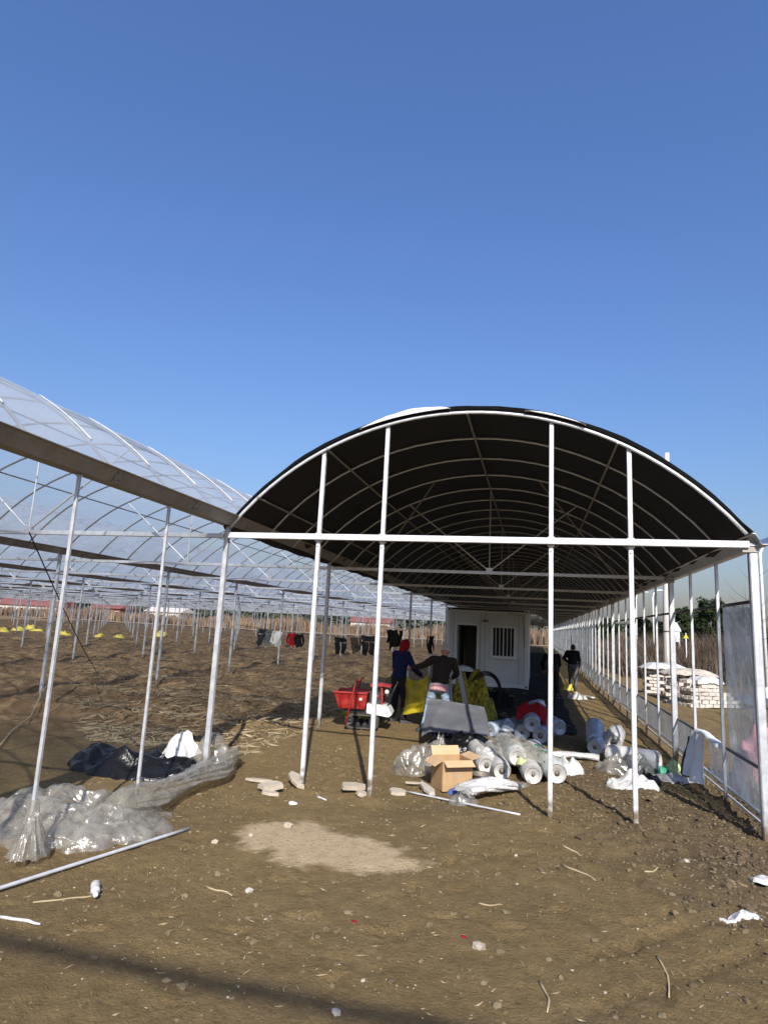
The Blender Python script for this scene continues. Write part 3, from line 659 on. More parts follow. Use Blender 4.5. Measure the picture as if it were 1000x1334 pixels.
# ------------------------------------------------------------------ site cabin
cb = thing('site_cabin', 'pale grey prefabricated site cabin with dark doorway under the black roof', 'cabin', (0.78, 15.95, gz(2, 16)))
CW, CD, CH = 2.95, 5.9, 2.75
DX0, DX1, DZ = 0.36, 1.14, 2.12
WX0, WX1, WZ0, WZ1 = 1.66, 2.46, 1.06, 2.12
mb = MB(); t = 0.06
def slabx(x0, x1, z0, z1): mb.box(((x0 + x1) / 2, t / 2 + 0.02, (z0 + z1) / 2), (x1 - x0, t, z1 - z0))
slabx(0.12, DX0, 0.14, CH - 0.14); slabx(DX0, DX1, DZ, CH - 0.14); slabx(DX1, WX0, 0.14, CH - 0.14)
slabx(WX0, WX1, 0.14, WZ0); slabx(WX0, WX1, WZ1, CH - 0.14); slabx(WX1, CW - 0.12, 0.14, CH - 0.14)
mb.build('front_wall', 'cabin_panel', cb)
for x in (0.03, CW - 0.03): MB().box((x, CD / 2, CH / 2), (0.05, CD - 0.3, CH - 0.3)).build('side_wall', 'cabin_panel', cb)
MB().box((CW / 2, CD - 0.03, CH / 2), (CW - 0.3, 0.05, CH - 0.3)).build('rear_wall', 'cabin_panel', cb)
MB().box((CW / 2, CD / 2, CH - 0.05), (CW - 0.02, CD - 0.02, 0.06)).build('roof', 'cabin_trim', cb)
MB().box((CW / 2, CD / 2, 0.10), (CW - 0.2, CD - 0.2, 0.06)).build('floor', 'wood', cb)
for x in (0.075, CW - 0.075):
    for y in (0.075, CD - 0.075):
        mb = MB(); mb.bar((x, y, 0), (x, y, CH), 0.15, 0.15, (0, 1, 0)); 
        for z in (0.07, CH - 0.07): mb.box((x, y - 0.078, z), (0.05, 0.008, 0.08), mi=1)
        mb.build('corner_post', ['cabin_trim', 'dark_inside'], cb)
for y in (0.06, CD - 0.06):
    for z, hh in ((0.07, 0.14), (CH - 0.07, 0.14)): MB().box((CW / 2, y, z), (CW - 0.31, 0.10, hh)).build('rail', 'cabin_trim', cb)
for x in (0.06, CW - 0.06):
    for z in (0.07, CH - 0.07): MB().box((x, CD / 2, z), (0.10, CD - 0.31, 0.14)).build('rail', 'cabin_trim', cb)
dr = MB().box((DX0 + 0.03, 0.45, (DZ + 0.16) / 2), (0.04, 0.75, DZ - 0.18)).build('door', 'cabin_panel', cb)
MB().tube([(DX0 + .055, .74, 1.02), (DX0 + .10, .74, 1.02), (DX0 + .10, .64, 1.02)], .012, 6).build('handle', 'engine_metal', dr)
mb = MB()
for x in (DX0, DX1): mb.box((x, 0.005, DZ / 2 + 0.07), (0.06, 0.05, DZ - 0.10))
mb.box(((DX0 + DX1) / 2, 0.005, DZ + 0.035), (DX1 - DX0 + 0.06, 0.05, 0.06)); mb.build('door_frame', 'cabin_trim', cb)
wn = MB()
for x in (WX0, WX1): wn.box((x, 0.0, (WZ0 + WZ1) / 2), (0.07, 0.06, WZ1 - WZ0 + 0.07))
for z in (WZ0, WZ1): wn.box(((WX0 + WX1) / 2, 0.0, z), (WX1 - WX0 - 0.07, 0.06, 0.07))
wn = wn.build('window', 'cabin_trim', cb)
MB().box(((WX0 + WX1) / 2, 0.05, (WZ0 + WZ1) / 2), (WX1 - WX0 - 0.02, 0.012, WZ1 - WZ0 - 0.02)).build('pane', 'window_glass', wn)
for k in range(1, 6):
    x = WX0 + (WX1 - WX0) * k / 6; MB().tube([(x, -0.015, WZ0 + .03), (x, -0.015, WZ1 - .03)], 0.013 if k != 3 else 0.022, 6).build('bar', 'cabin_trim', wn)
mb = MB(); mb.box((1.41, -0.005, 2.31), (0.20, 0.05, 0.08)); lm = mb.build('emergency_lamp', 'engine_metal', cb)
for x in (1.36, 1.46): MB().ball((x, -0.04, 2.315), (.032, .02, .032), 10, 6).build('lamp_head', 'white_plastic', lm, True)
for x in (.25, 1.24, 1.40, 2.6):
    MB().box((x, .017, CH / 2), (.008, .006, CH - .3)).build('panel_seam', 'engine_metal', cb)
MB().box(((WX0 + WX1) / 2, -.045, WZ0 - .05), (WX1 - WX0 + .12, .09, .03)).build('window_sill', 'cabin_trim', cb)
MB().tube([(2.2, -0.012, 2.62), (2.75, -0.012, 2.55), (2.8, -0.012, 1.4)], .008, 5).build('cable', 'rubber', cb)

# ------------------------------------------------------------------ people
def remeshed(mb, name, m_, voxel=0.011, smooth=4, wrinkle=0.0, seed=1):
    me = mb.mesh(name); o = bpy.data.objects.new('tmp', me); COL.objects.link(o)
    r = o.modifiers.new('r', 'REMESH'); r.mode = 'VOXEL'; r.voxel_size = voxel
    s_ = o.modifiers.new('s', 'SMOOTH'); s_.iterations = smooth; s_.factor = 0.5
    dg = bpy.context.evaluated_depsgraph_get(); ev = o.evaluated_get(dg)
    out = bpy.data.meshes.new_from_object(ev); out.name = name
    bpy.data.objects.remove(o); bpy.data.meshes.remove(me)
    n = len(out.vertices); co = np.zeros(n * 3); out.vertices.foreach_get('co', co); co = co.reshape(-1, 3)
    if wrinkle:
        no = np.zeros(n * 3); out.vertices.foreach_get('normal', no); no = no.reshape(-1, 3)
        d = (ridged(co[:, 0] * 9, co[:, 1] * 9, co[:, 2] * 16, seed) - 0.5) * wrinkle
        co = co + no * d[:, None]
    out.vertices.foreach_set('co', co.ravel()); out.materials.clear(); out.materials.append(MATS[m_])
    out.polygons.foreach_set('use_smooth', np.ones(len(out.polygons), bool)); out.update(); return out
def caps(mb, p0, p1, r0, r1):
    p0, p1 = Vector(p0), Vector(p1); mb.tube([p0.lerp(p1, k / 4) for k in range(5)], [r0 + (r1 - r0) * k / 4 for k in range(5)], 12)
    mb.ball(p0, (r0,) * 3, 12, 8); mb.ball(p1, (r1,) * 3, 12, 8)
def hand(mb, w, d, side, curl=0.6):
    w = Vector(w); d = Vector(d).normalized(); up = Vector((0, 0, 1)) if abs(d.z) < 0.85 else Vector((0, 1, 0))
    x = d.cross(up).normalized(); n = x.cross(d)
    palm = w + d * 0.05; mb.ball(palm, (0.042, 0.042, 0.028), 10, 6, Matrix((x, d, n)).transposed())
    for k, (off, ln) in enumerate(((-.032, .062), (-.011, .075), (.011, .072), (.031, .055))):
        a = w + d * 0.085 + x * off * side; b_ = a + d * ln * 0.55 - n * ln * 0.15; c_ = b_ + d * ln * 0.35 * (1 - curl) - n * ln * 0.55 * curl
        caps(mb, a, b_, .0105, .0095); caps(mb, b_, c_, .0095, .008)
    a = w + d * 0.03 - x * .034 * side; b_ = a + d * .035 - x * .022 * side - n * .01; c_ = b_ + d * .03 - n * .014
    caps(mb, a, b_, .013, .011); caps(mb, b_, c_, .011, .009)

def person(label, loc, rotz, J, top, legs, headgear, gmat, shoe='shoe', hem=None, scale=1.0):
    r = thing('person', label, 'person', loc, rotz); r.scale = (scale,) * 3
    V3 = Vector; pel, chest, neck, head = V3(J['pelvis']), V3(J['chest']), V3(J['neck']), V3(J['head'])
    look = V3(J.get('look', (0, 1, 0))).normalized()
    shL, shR = V3(J['shL']), V3(J['shR']); hipL, hipR = V3(J['hipL']), V3(J['hipR'])
    # bare body, one continuous surface
    mb = MB(); right = look.cross(V3((0, 0, 1))).normalized(); hu = right.cross(look)
    Mh = Matrix((right, look, hu)).transposed()
    mb.ball(head, (.076, .092, .112), 16, 12, Mh); mb.ball(head + look * .03 - hu * .06, (.055, .06, .055), 12, 8, Mh)
    mb.ball(head + look * .098 - hu * .018, (.013, .018, .022), 8, 6, Mh); mb.ball(head + look * .088 - hu * .062, (.024, .012, .010), 8, 6, Mh)
    for s_ in (-1, 1):
        mb.ball(head + right * s_ * .078 - hu * .01, (.012, .022, .032), 8, 6, Mh); mb.ball(head + look * .084 + right * s_ * .03 + hu * .012, (.013, .009, .008), 8, 6, Mh)
    caps(mb, head - hu * .08 - look * .01, neck - V3((0, 0, .02)), .054, .06)
    caps(mb, neck - V3((0, 0, .05)), pel, .09, .10)
    for sh, el, wr, side in (('shL', 'elL', 'wrL', -1), ('shR', 'elR', 'wrR', 1)):
        caps(mb, J[sh], J[el], .045, .038); caps(mb, J[el], J[wr], .037, .027); caps(mb, neck - V3((0, 0, .06)), J[sh], .06, .045)
        hand(mb, J[wr], V3(J[wr]) - V3(J[el]) if 'hd' not in J else J['hd'], side)
    for hp, kn, an in (('hipL', 'knL', 'anL'), ('hipR', 'knR', 'anR')):
        caps(mb, J[hp], J[kn], .07, .05); caps(mb, J[kn], J[an], .05, .036); caps(mb, pel, J[hp], .09, .07)
    link('body', remeshed(mb, 'body', 'skin', 0.0095, 3), r)
    # jacket
    mb = MB(); sw = (shR - shL).normalized(); ax = (neck - pel).normalized(); fr = sw.cross(ax)
    fr = -fr if fr.dot(look) < 0 else fr
    Mt = Matrix((sw, fr, ax)).transposed()
    mid = (pel + chest) / 2
    mb.ball(chest, (.185, .125, .20), 16, 12, Mt); mb.ball(mid, (.172, .125, .20), 16, 12, Mt); mb.ball(pel + ax * .05, (.178, .130, .13), 16, 12, Mt)
    caps(mb, shL, shR, .075, .075); caps(mb, neck - ax * .10, neck - ax * .015, .10, .072)
    for sh, el, wr in (('shL', 'elL', 'wrL'), ('shR', 'elR', 'wrR')):
        w2 = V3(J[wr]) + (V3(J[el]) - V3(J[wr])) * 0.06
        caps(mb, J[sh], J[el], .078, .060); caps(mb, J[el], w2, .060, .046)
    jk = link('jacket', remeshed(mb, 'jacket', top, 0.014, 4, 0.02, 3), r)
    if hem:
        mb = MB(); mb.lathe([(.168, -.10), (.176, -.06), (.176, 0.0), (.16, .02)], 24, pel - ax * .03, Mt @ Matrix.Diagonal((1, .76, 1)))
        link('shirt_hem', mb.mesh('shirt_hem', hem, True), r)
    # trousers
    mb = MB(); mb.ball(pel - ax * .02, (.162, .122, .14), 16, 12, Mt)
    for hp, kn, an in (('hipL', 'knL', 'anL'), ('hipR', 'knR', 'anR')):
        caps(mb, J[hp], J[kn], .102, .074); caps(mb, J[kn], V3(J[an]) + V3((0, 0, .02)), .074, .062)
    link('trousers', remeshed(mb, 'trousers', legs, 0.014, 3, 0.022, 9), r)
    for an, fd in (('anL', 'ftL'), ('anR', 'ftR')):
        d = V3(J.get(fd, (0, 1, 0))).normalized(); a = V3(J[an]); sx = d.cross(V3((0, 0, 1))).normalized()
        mb = MB(); M_ = Matrix((sx, d, V3((0, 0, 1)))).transposed(); c_ = V3((a.x, a.y, a.z - .035))
        mb.ball(c_ + d * .02, (.045, .09, .05), 12, 8, M_); mb.ball(c_ + d * .11 - V3((0, 0, .012)), (.05, .085, .036), 12, 8, M_); mb.box(c_ + d * .065 - V3((0, 0, .045)), (.09, .27, .025), M_)
        link('shoe', remeshed(mb, 'shoe', shoe, 0.012, 2), r)
    if headgear == 'cap':
        mb = MB(); mb.lathe([(.104, -.01), (.106, .03), (.098, .075), (.07, .11), (.03, .125), (0, .128)], 20, head + hu * .012 - look * .004, Mh @ Matrix.Diagonal((.86, 1.02, 1)))
        mb.ball(head + hu * .012 + look * .105, (.075, .07, .010), 14, 6, Mh); link('cap', mb.mesh('cap', gmat, True), r)
    elif headgear == 'hood':
        mb = MB(); mb.ball(head + hu * .01 - look * .012, (.103, .110, .135), 16, 12, Mh); mb.ball(head - hu * .09 - look * .03, (.085, .08, .07), 12, 8, Mh)
        link('hood', remeshed(mb, 'hood', gmat, 0.012, 3, 0.015, 5), r)
    else:
        mb = MB(); mb.ball(head + hu * .022 - look * .018, (.085, .092, .108), 16, 12, Mh); link('hair', remeshed(mb, 'hair', 'hair', 0.012, 2, 0.01, 5), r)
    return r

person('person in navy jacket and red head covering beside the red carrier', (1.17, 5.85, gz(1.17, 5.85)), math.radians(-38),
    dict(pelvis=(0, 0, .90), chest=(0, .05, 1.22), neck=(0, .08, 1.42), head=(0.01, .13, 1.555), look=(.25, 1, -.25), shL=(-.185, .05, 1.38), shR=(.185, .06, 1.38), elL=(-.25, .10, 1.10), elR=(.27, .16, 1.12), wrL=(-.20, .30, .90), wrR=(.24, .40, .98), hipL=(-.09, 0, .88), hipR=(.09, 0, .88), knL=(-.13, .04, .48), knR=(.14, .06, .48), anL=(-.14, -.02, .09), anR=(.17, .02, .09), ftL=(-.2, 1, 0), ftR=(.3, 1, 0)),
    'navy', 'dark_trousers', 'hood', 'red_cloth')
person('person in dark brown jacket, pale cap and light jeans, seen from behind', (2.10, 4.95, gz(2.1, 4.95)), math.radians(4),
    dict(pelvis=(.06, -.02, .90), chest=(.10, .07, 1.20), neck=(.12, .14, 1.40), head=(.14, .20, 1.52), look=(.1, 1, -.35), shL=(-.08, .11, 1.36), shR=(.30, .11, 1.34), elL=(-.30, .26, 1.22), elR=(.37, .30, 1.10), wrL=(-.52, .40, 1.16), wrR=(.30, .50, 1.02), hipL=(-.03, 0, .88), hipR=(.15, 0, .88), knL=(-.14, .10, .48), knR=(.20, .10, .47), anL=(-.20, -.05, .09), anR=(.22, .02, .09), ftL=(-.9, .5, 0), ftR=(.3, 1, 0)),
    'brown_cloth', 'jeans', 'cap', 'cap_pale', hem='striped_shirt')
person('person in black top and grey trousers walking beside the right side wall', (5.30, 17.3, gz(5.3, 17.3)), math.radians(-10),
    dict(pelvis=(0, 0, .88), chest=(-.02, .05, 1.18), neck=(-.02, .09, 1.36), head=(0, .13, 1.49), look=(.3, 1, -.2), shL=(-.19, .06, 1.33), shR=(.16, .06, 1.33), elL=(-.32, .02, 1.10), elR=(.22, .10, 1.06), wrL=(-.22, .20, .98), wrR=(.20, .24, .84), hipL=(-.09, 0, .86), hipR=(.09, 0, .86), knL=(-.10, .16, .48), knR=(.10, .02, .46), anL=(-.11, .12, .09), anR=(.11, -.20, .10)),
    'black_cloth', 'grey_trousers', 'hair', 'hair')
person('person in black bending forward in the shade beyond the cabin corner', (4.52, 14.3, gz(4.52, 14.3)), math.radians(8),
    dict(pelvis=(0, -.06, .88), chest=(0, .16, 1.14), neck=(0, .32, 1.27), head=(0, .43, 1.34), look=(0, 1, -.6), shL=(-.20, .26, 1.24), shR=(.20, .26, 1.24), elL=(-.30, .34, .98), elR=(.28, .36, .98), wrL=(-.22, .50, .78), wrR=(.2, .52, .78), hipL=(-.09, -.04, .86), hipR=(.09, -.04, .86), knL=(-.12, .06, .47), knR=(.12, .06, .47), anL=(-.13, -.02, .09), anR=(.13, -.02, .09)),
    'black_cloth', 'dark_trousers', 'hair', 'hair')

# ------------------------------------------------------------------ red tracked carrier
rc = thing('tracked_carrier', 'small red tracked dump carrier with white engine cover beside a front post', 'carrier', (0.80, 4.78, gz(.8, 4.8)), math.radians(8))
for y in (-0.27, 0.27):                # tracks: a belt with lugs round wheels
    path = []
    for k in range(36):
        t = k / 36 * 2 * math.pi; cx, sx = math.cos(t), math.sin(t)
        x = 0.30 * np.sign(cx) * abs(cx) ** 0.45; z = 0.145 + 0.13 * np.sign(sx) * abs(sx) ** 0.7
        path.append((float(x) - 0.06 + (0.04 * float(z)), float(z)))
    P = np.zeros((37, 5, 3))
    for i in range(37):
        x, z = path[i % 36]; cx_, cz_ = -0.06, 0.145
        ix, iz = cx_ + (x - cx_) * 0.90, cz_ + (z - cz_) * 0.82
        P[i] = [(x, y - .075, z), (x, y + .075, z), (ix, y + .075, iz), (ix, y - .075, iz), (x, y - .075, z)]
    mb = MB().gridpts(P)
    for i in range(36):
        x, z = path[i]; x2, z2 = path[(i + 1) % 36]; d = Vector((x2 - x, 0, z2 - z)).normalized(); n = Vector((d.z, 0, -d.x))
        M_ = Matrix((d, Vector((0, 1, 0)), n)).transposed(); mb.box(Vector((x, y, z)) + n * .008, (.022, .15, .022), M_)
    tr = mb.build('track', 'rubber_dusty', rc)
    for x, z, rr in ((-.29, .15, .085), (.17, .16, .095), (-.14, .075, .05), (0.0, .075, .05), (.1, .075, .045)):
        w = MB(); Mx = Matrix.Rotation(math.pi / 2, 3, 'X'); w.lathe([(rr, -.06), (rr, .06), (rr * .7, .065), (rr * .7, .05), (.02, .05), (.02, .07), (0, .07)], 14, (x, y, z), Mx)
        w.lathe([(0, -.066), (rr * .8, -.064), (rr, -.058)], 14, (x, y, z), Mx); w.build('wheel', 'engine_metal', tr, True)
mb = MB()                              # bin: flared tray with open top
bx0, bx1, tx0, tx1 = -.52, -.02, -.62, .02; zb, zt = .36, .66
o4 = [(bx0, -.26, zb), (bx1, -.26, zb), (bx1, .26, zb), (bx0, .26, zb)]; t4 = [(tx0, -.34, zt), (tx1, -.34, zt), (tx1, .34, zt), (tx0, .34, zt)]
i4 = [(tx0 + .02, -.32, zt), (tx1 - .02, -.32, zt), (tx1 - .02, .32, zt), (tx0 + .02, .32, zt)]; j4 = [(bx0 + .02, -.24, zb + .02), (bx1 - .02, -.24, zb + .02), (bx1 - .02, .24, zb + .02), (bx0 + .02, .24, zb + .02)]
mb.add(o4 + t4 + i4 + j4, [(3, 2, 1, 0)] + [(i, (i + 1) % 4, 4 + (i + 1) % 4, 4 + i) for i in range(4)] + [(4 + i, 4 + (i + 1) % 4, 8 + (i + 1) % 4, 8 + i) for i in range(4)] + [(8 + i, 8 + (i + 1) % 4, 12 + (i + 1) % 4, 12 + i) for i in range(4)] + [(12, 13, 14, 15)])
bn = mb.build('bin', 'red_paint', rc)
for s_ in (-1, 1): MB().bar((tx0, s_ * .345, zt), (tx1, s_ * .345, zt), .03, .03).build('rim', 'red_paint', bn)
for x in (-.48, -.30, -.12): MB().bar((x, -.275, zb + .02), (x - .03, -.345, zt - .03), .03, .02).build('rib', 'red_paint', bn)
MB().box((-.10, -.318, .555), (.05, .006, .06), Matrix.Rotation(math.radians(-15), 3, 'X')).build('sticker', 'white_plastic', bn)
mb = MB(); mb.box((.0, 0, .32), (.86, .36, .06)); mb.build('chassis', 'engine_metal', rc)
mb = MB(); P = np.array([[(.02, y, .34), (.02, y, .47), (.30, y, .46), (.42, y, .43), (.50, y, .30), (.44, y, .25), (.02, y, .30)] for y in (-.30, .30)])
mb.gridpts(P); mb.add([tuple(p) for p in P[0]], [(0, 1, 2, 3, 4, 5, 6)]); mb.add([tuple(p) for p in P[1]], [(6, 5, 4, 3, 2, 1, 0)]); mb.build('engine_cover', 'machine_white', rc)
mb = MB(); mb.box((.16, 0, .58), (.22, .34, .22)); mb.lathe([(.075, -.20), (.085, -.19), (.085, -.17), (.05, -.165)], 14, (.14, 0, .58), Matrix.Rotation(math.pi / 2, 3, 'X'))
for z in (.50, .54, .58, .62, .66): mb.box((.29, 0, z), (.06, .28, .012))
mb.tube([(.25, -.15, .62), (.36, -.18, .66), (.40, -.18, .62)], .022, 8); mb.build('engine', 'engine_metal', rc)
MB().ball((.20, -.12, .60), (.05, .07, .06), 12, 8).build('recoil_starter', 'red_paint', rc, True)
mb = MB(); P = np.array([[(.06, y, .78), (.06, y, .84), (.30, y, .845), (.46, y, .815), (.44, y, .79), (.28, y, .80)] for y in (-.26, .26)])
mb.gridpts(P); mb.add([tuple(p) for p in P[0]], [(0, 1, 2, 3, 4, 5)]); mb.add([tuple(p) for p in P[1]], [(5, 4, 3, 2, 1, 0)]); mb.add([tuple(P[0][0]), tuple(P[0][5]), tuple(P[1][5]), tuple(P[1][0])], [(0, 1, 2, 3)])
mb.build('top_panel', 'red_paint', rc)
for y in (-.2, .2): MB().bar((.30, y, .44), (.28, y, .80), .035, .035).build('support', 'red_paint', rc)
hb = MB().tube([(-.36, -.36, .06), (-.28, -.365, .5), (-.22, -.36, .80), (-.19, -.34, .87), (-.15, -.28, .89), (-.15, .28, .89), (-.19, .34, .87), (-.24, .36, .70), (-.28, .36, .66)], .017, 8).build('guard_rail', 'red_paint', rc, True)
for y in (-.14, 0.14): 
    hv = MB().tube([(.40, y, .45), (.50, y, .74), (.56, y, .86)], .012, 6).build('lever', 'engine_metal', rc, True); MB().ball((.565, y, .87), (.02, .02, .025), 8, 6).build('grip', 'rubber', hv, True)
MB().ball((.38, -.22, .70), (.045, .025, .045), 10, 8).build('lamp', 'white_plastic', rc, True)

# ------------------------------------------------------------------ crumpled sheets, rolls, bags
def heap(cx, cy, rx, ry, h, seed, nr=26, na=56, rz=0.0, freq=5.0, rough=0.35, edge=0.25, flat=0.55, skew=(0, 0)):
    """closed crumpled pile standing on the ground: ragged outline, folded creases"""
    A = np.linspace(0, 2 * math.pi, na, endpoint=False); Rr = np.linspace(0, 1, nr)
    out = 1 + edge * (fbm(np.cos(A) * 1.6 + 5, np.sin(A) * 1.6 + 5, 0, seed, 3) - 0.5) * 2
    P = np.zeros((na, nr, 3))
    for i, a in enumerate(A):
        u = Rr * out[i]; X = u * math.cos(a) * rx; Y = u * math.sin(a) * ry
        prof = np.clip(1 - Rr ** 2.2, 0, 1) ** flat
        wxp = fbm(X * 3 + 7, Y * 3, 0, seed + 1, 2) * 0.5; wyp = fbm(X * 3, Y * 3 + 9, 0, seed + 2, 2) * 0.5
        cr = ridged((X + wxp) * freq * .72, (Y + wyp) * freq * .72, 0, seed + 3, 2)
        big = fbm(X * 2.2 / max(rx, .2) + 3, Y * 2.2 / max(ry, .2), 0, seed + 4, 2)
        Z = h * prof * (0.45 + 1.0 * (big - 0.2)) * (1 - rough + 2 * rough * (cr - 0.35))
        lat = (ridged(X * freq * .8 + 31, Y * freq * .8, 0, seed + 7, 2) - .5) * 0.10 * min(rx, ry) * 2
        c_, s_ = math.cos(rz), math.sin(rz)
        Xs, Ys = X + lat * math.cos(a) + skew[0] * Z, Y + lat * math.sin(a) + skew[1] * Z
        Xw, Yw = Xs * c_ - Ys * s_, Xs * s_ + Ys * c_
        P[i] = np.stack([Xw, Yw, Z], -1)
    for i in range(na):
        for j in range(nr): P[i, j, 2] = max(P[i, j, 2], 0.004) * (1 if j < nr - 1 else 0) + gz(cx + P[i, j, 0], cy + P[i, j, 1]) - (0.015 if j == nr - 1 else 0)
    P[:, 0, :] = P[:, 0, :].mean(0)
    return MB().gridpts(P, closed_u=True)
def place(mb, name, mats, label, cat, loc, parent=None, group=None, smooth=True):
    o = mb.build(name, mats, parent, smooth, loc)
    if label and not parent: tag(o, label, cat, group)
    return o
def twisted(path, rad, seed, n=26, m=44, wr=0.35, name=None):
    """a sheet gathered into a twisted rope of folds along a path on the ground"""
    pts = [Vector(p) for p in path]; P = np.zeros((m, n, 3)); seg = len(pts) - 1
    for i in range(m):
        t = i / (m - 1) * seg; k = min(int(t), seg - 1); f = t - k
        p0, p1, p2, p3 = pts[max(k-1, 0)], pts[k], pts[k+1], pts[min(k+2, seg)]
        c_ = 0.5 * ((2*p1) + (p2-p0)*f + (2*p0-5*p1+4*p2-p3)*f*f + (3*p1-p0-3*p2+p3)*f**3)
        d = (p2 - p1).normalized(); x = d.cross(Vector((0, 0, 1))).normalized(); y = x.cross(d)
        r0 = rad(i / (m - 1)) if callable(rad) else rad
        aa = 2 * math.pi * np.arange(n) / n
        folds = ridged(np.cos(aa + t * 0.45) * 2.2 + 4, np.sin(aa + t * 0.45) * 2.2 + 4, t * 0.42, seed, 2)
        for j in range(n):
            a = aa[j]; fold = float(folds[j])
            r_ = r0 * (1 - wr + 2 * wr * fold)
            p = c_ + x * math.cos(a) * r_ * 1.15 + y * math.sin(a) * r_ * 0.62; g = gz(p.x, p.y)
            P[i, j] = (p.x, p.y, max(p.z, g - 0.01))
    mb = MB(); Q = np.concatenate([P, P[:, :1]], 1); mb.gridpts(Q)
    mb.add([tuple(p) for p in P[0]], [tuple(range(n))]); mb.add([tuple(p) for p in P[-1]], [tuple(range(n))[::-1]]); return mb

# clear film heap wrapped round the near post, with its twisted tail
o = place(heap(-0.30, -1.95, 0.92, 0.60, 0.28, 21, 60, 120, 0.35, 5.4, 0.5, 0.3, 0.5), 'film_heap', 'heap_film', None, None, (-0.30, -1.95, 0))
tag(o, 'large crumpled heap of clear plastic film around the near thin posts', 'plastic film')
heap(-0.25, -1.98, 0.80, 0.52, 0.26, 27, 50, 100, 0.5, 4.6, 0.6, 0.35, 0.5).build('inner_layer', 'heap_film', o, True, (0.05, -0.03, 0))
heap(0.12, -2.05, 0.50, 0.40, 0.22, 29, 44, 90, 1.0, 6.5, 0.6, 0.4, 0.45).build('loose_fold', 'heap_film', o, True, (0.42, -0.10, 0))
pf = MB(); n, k = 90, 26; P = np.zeros((n, k, 3))
for i in range(n):
    for j in range(k):
        a = 2 * math.pi * i / (n - 1); t = j / (k - 1)
        rr = 0.030 + 0.07 * t ** 1.8 + 0.07 * t * (float(ridged(np.array([math.cos(a) * 3.2 + 3]), np.array([math.sin(a) * 3.2 + 3]), np.array([t * 1.1]), 8)[0]) - .4) * 2
        P[i, j] = (math.cos(a) * rr, math.sin(a) * rr, 0.42 - 0.42 * t)
pw = pf.gridpts(P).build('post_wrap', 'heap_film', o, True, (0.32, -0.90, 0.0)); pw['label'] = 'film gathered up the thin post'
o = twisted([(0.10, -1.75, .12), (0.12, -1.25, .11), (0.16, -0.62, .12), (0.16, -0.1, .13), (0.06, 0.38, .15), (-.08, .72, .12), (-.2, 1.0, .05)], lambda t: (0.125 - 0.015 * t + .022 * math.sin(t * 17)) * (1 if t < .85 else 1 - 2.5 * (t - .85)), 12, 64, 90, .62).build('film_twist', 'heap_film', None, True)
tag(o, 'long twisted rope of clear film running to the corner post', 'plastic film')
o = place(heap(-1.05, 0.05, 0.92, 0.46, 0.34, 41, 36, 80, 0.12, 4.2, 0.45, 0.25, 0.5), 'black_film_heap', 'black_plastic', None, None, (-1.05, 0.05, 0))
tag(o, 'crumpled heap of glossy black plastic film behind the clear film', 'plastic film')
bf = MB(); P = np.zeros((24, 16, 3))
for i in range(24):
    for j in range(16):
        u, v = i / 23, j / 15
        P[i, j] = (-.78 + .40 * u + .10 * v + .05 * math.sin(v * 7), .10 + .26 * v, 0.16 + .24 * v - 0.55 * (u - .45) ** 2 + .17 * (float(ridged(np.array([u * 3.4]), np.array([v * 2.6]), 0, 9)[0]) - .5) - .12 * abs(v - .5) * (u > .6))
o2 = bf.gridpts(P).build('white_underside', 'white_plastic', o, True, (1.05, -.05, 0)); o2['label'] = 'white turned up side of the film'
o = twisted([(-.30, .32, .10), (-.22, .40, .34), (-.16, .44, .40), (-.06, .46, .28), (.02, .40, .08)], 0.09, 14, 18, 24).build('film_bunch', 'heap_film', None, True)
tag(o, 'upright bunch of dirty clear film at the corner post foot', 'plastic film')

# pipes and rods
def rod(name, a, b_, r, m_, label, cat, n=10):
    (x0, y0), (x1, y1) = a, b_; pts = []
    for k in range(9):
        t = k / 8; x, y = x0 + (x1 - x0) * t, y0 + (y1 - y0) * t; pts.append(Vector((x, y, 0)))
    zs = [gz(p.x, p.y) for p in pts]; A_ = np.polyfit(range(9), zs, 1); off = max(z - np.polyval(A_, k) for k, z in enumerate(zs)) * .7
    for k, p in enumerate(pts): p.z = np.polyval(A_, k) + off + r
    o = MB().tube(pts, r, n).build(name, m_, None, True); return tag(o, label, cat)
rod('steel_pipe', (0.10, -3.98), (0.80, -1.74), 0.014, 'galvanised', 'galvanised steel pipe lying on the soil before the clear film heap', 'pipe')
rod('steel_rod', (2.42, 0.55), (3.80, 0.00), 0.011, 'galvanised', 'thin pale rod lying before the cardboard box', 'rod')

# slabs of broken board
def slab(name, cx, cy, l, w, t, rz, tilt, seed, m_, label, cat, lift=0.0, group=None):
    r_ = random.Random(seed); mb = MB(); n = 7
    top = [(math.cos(2 * math.pi * k / n + .3) * l / 2 * r_.uniform(.75, 1.15), math.sin(2 * math.pi * k / n + .3) * w / 2 * r_.uniform(.75, 1.15)) for k in range(n)]
    V_ = [(x, y, 0) for x, y in top] + [(x * .97, y * .97, t) for x, y in top]
    mb.add(V_, [tuple(range(n))[::-1], tuple(range(n, 2 * n))] + [(i, (i + 1) % n, n + (i + 1) % n, n + i) for i in range(n)])
    o = mb.build(name, m_, None, False, (cx, cy, gz(cx, cy) + lift), (tilt[0], tilt[1], rz)); return tag(o, label, cat, group)
slab('stone_slab', 0.98, -0.22, .32, .26, .04, .4, (.1, -.08), 1, 'slab', 'broad pale stone slab lying by the front post nearest the clear film', 'slab', .05)
slab('stone_slab', 1.16, 0.10, .46, .16, .035, -.9, (.05, .16), 2, 'slab', 'long narrow pale slab leaning over the broad slab by the front post', 'slab', .06)
slab('stone_slab', 1.02, -.36, .26, .12, .03, .1, (0, .05), 3, 'slab', 'thin stone flake under the broad slab', 'slab', .01)
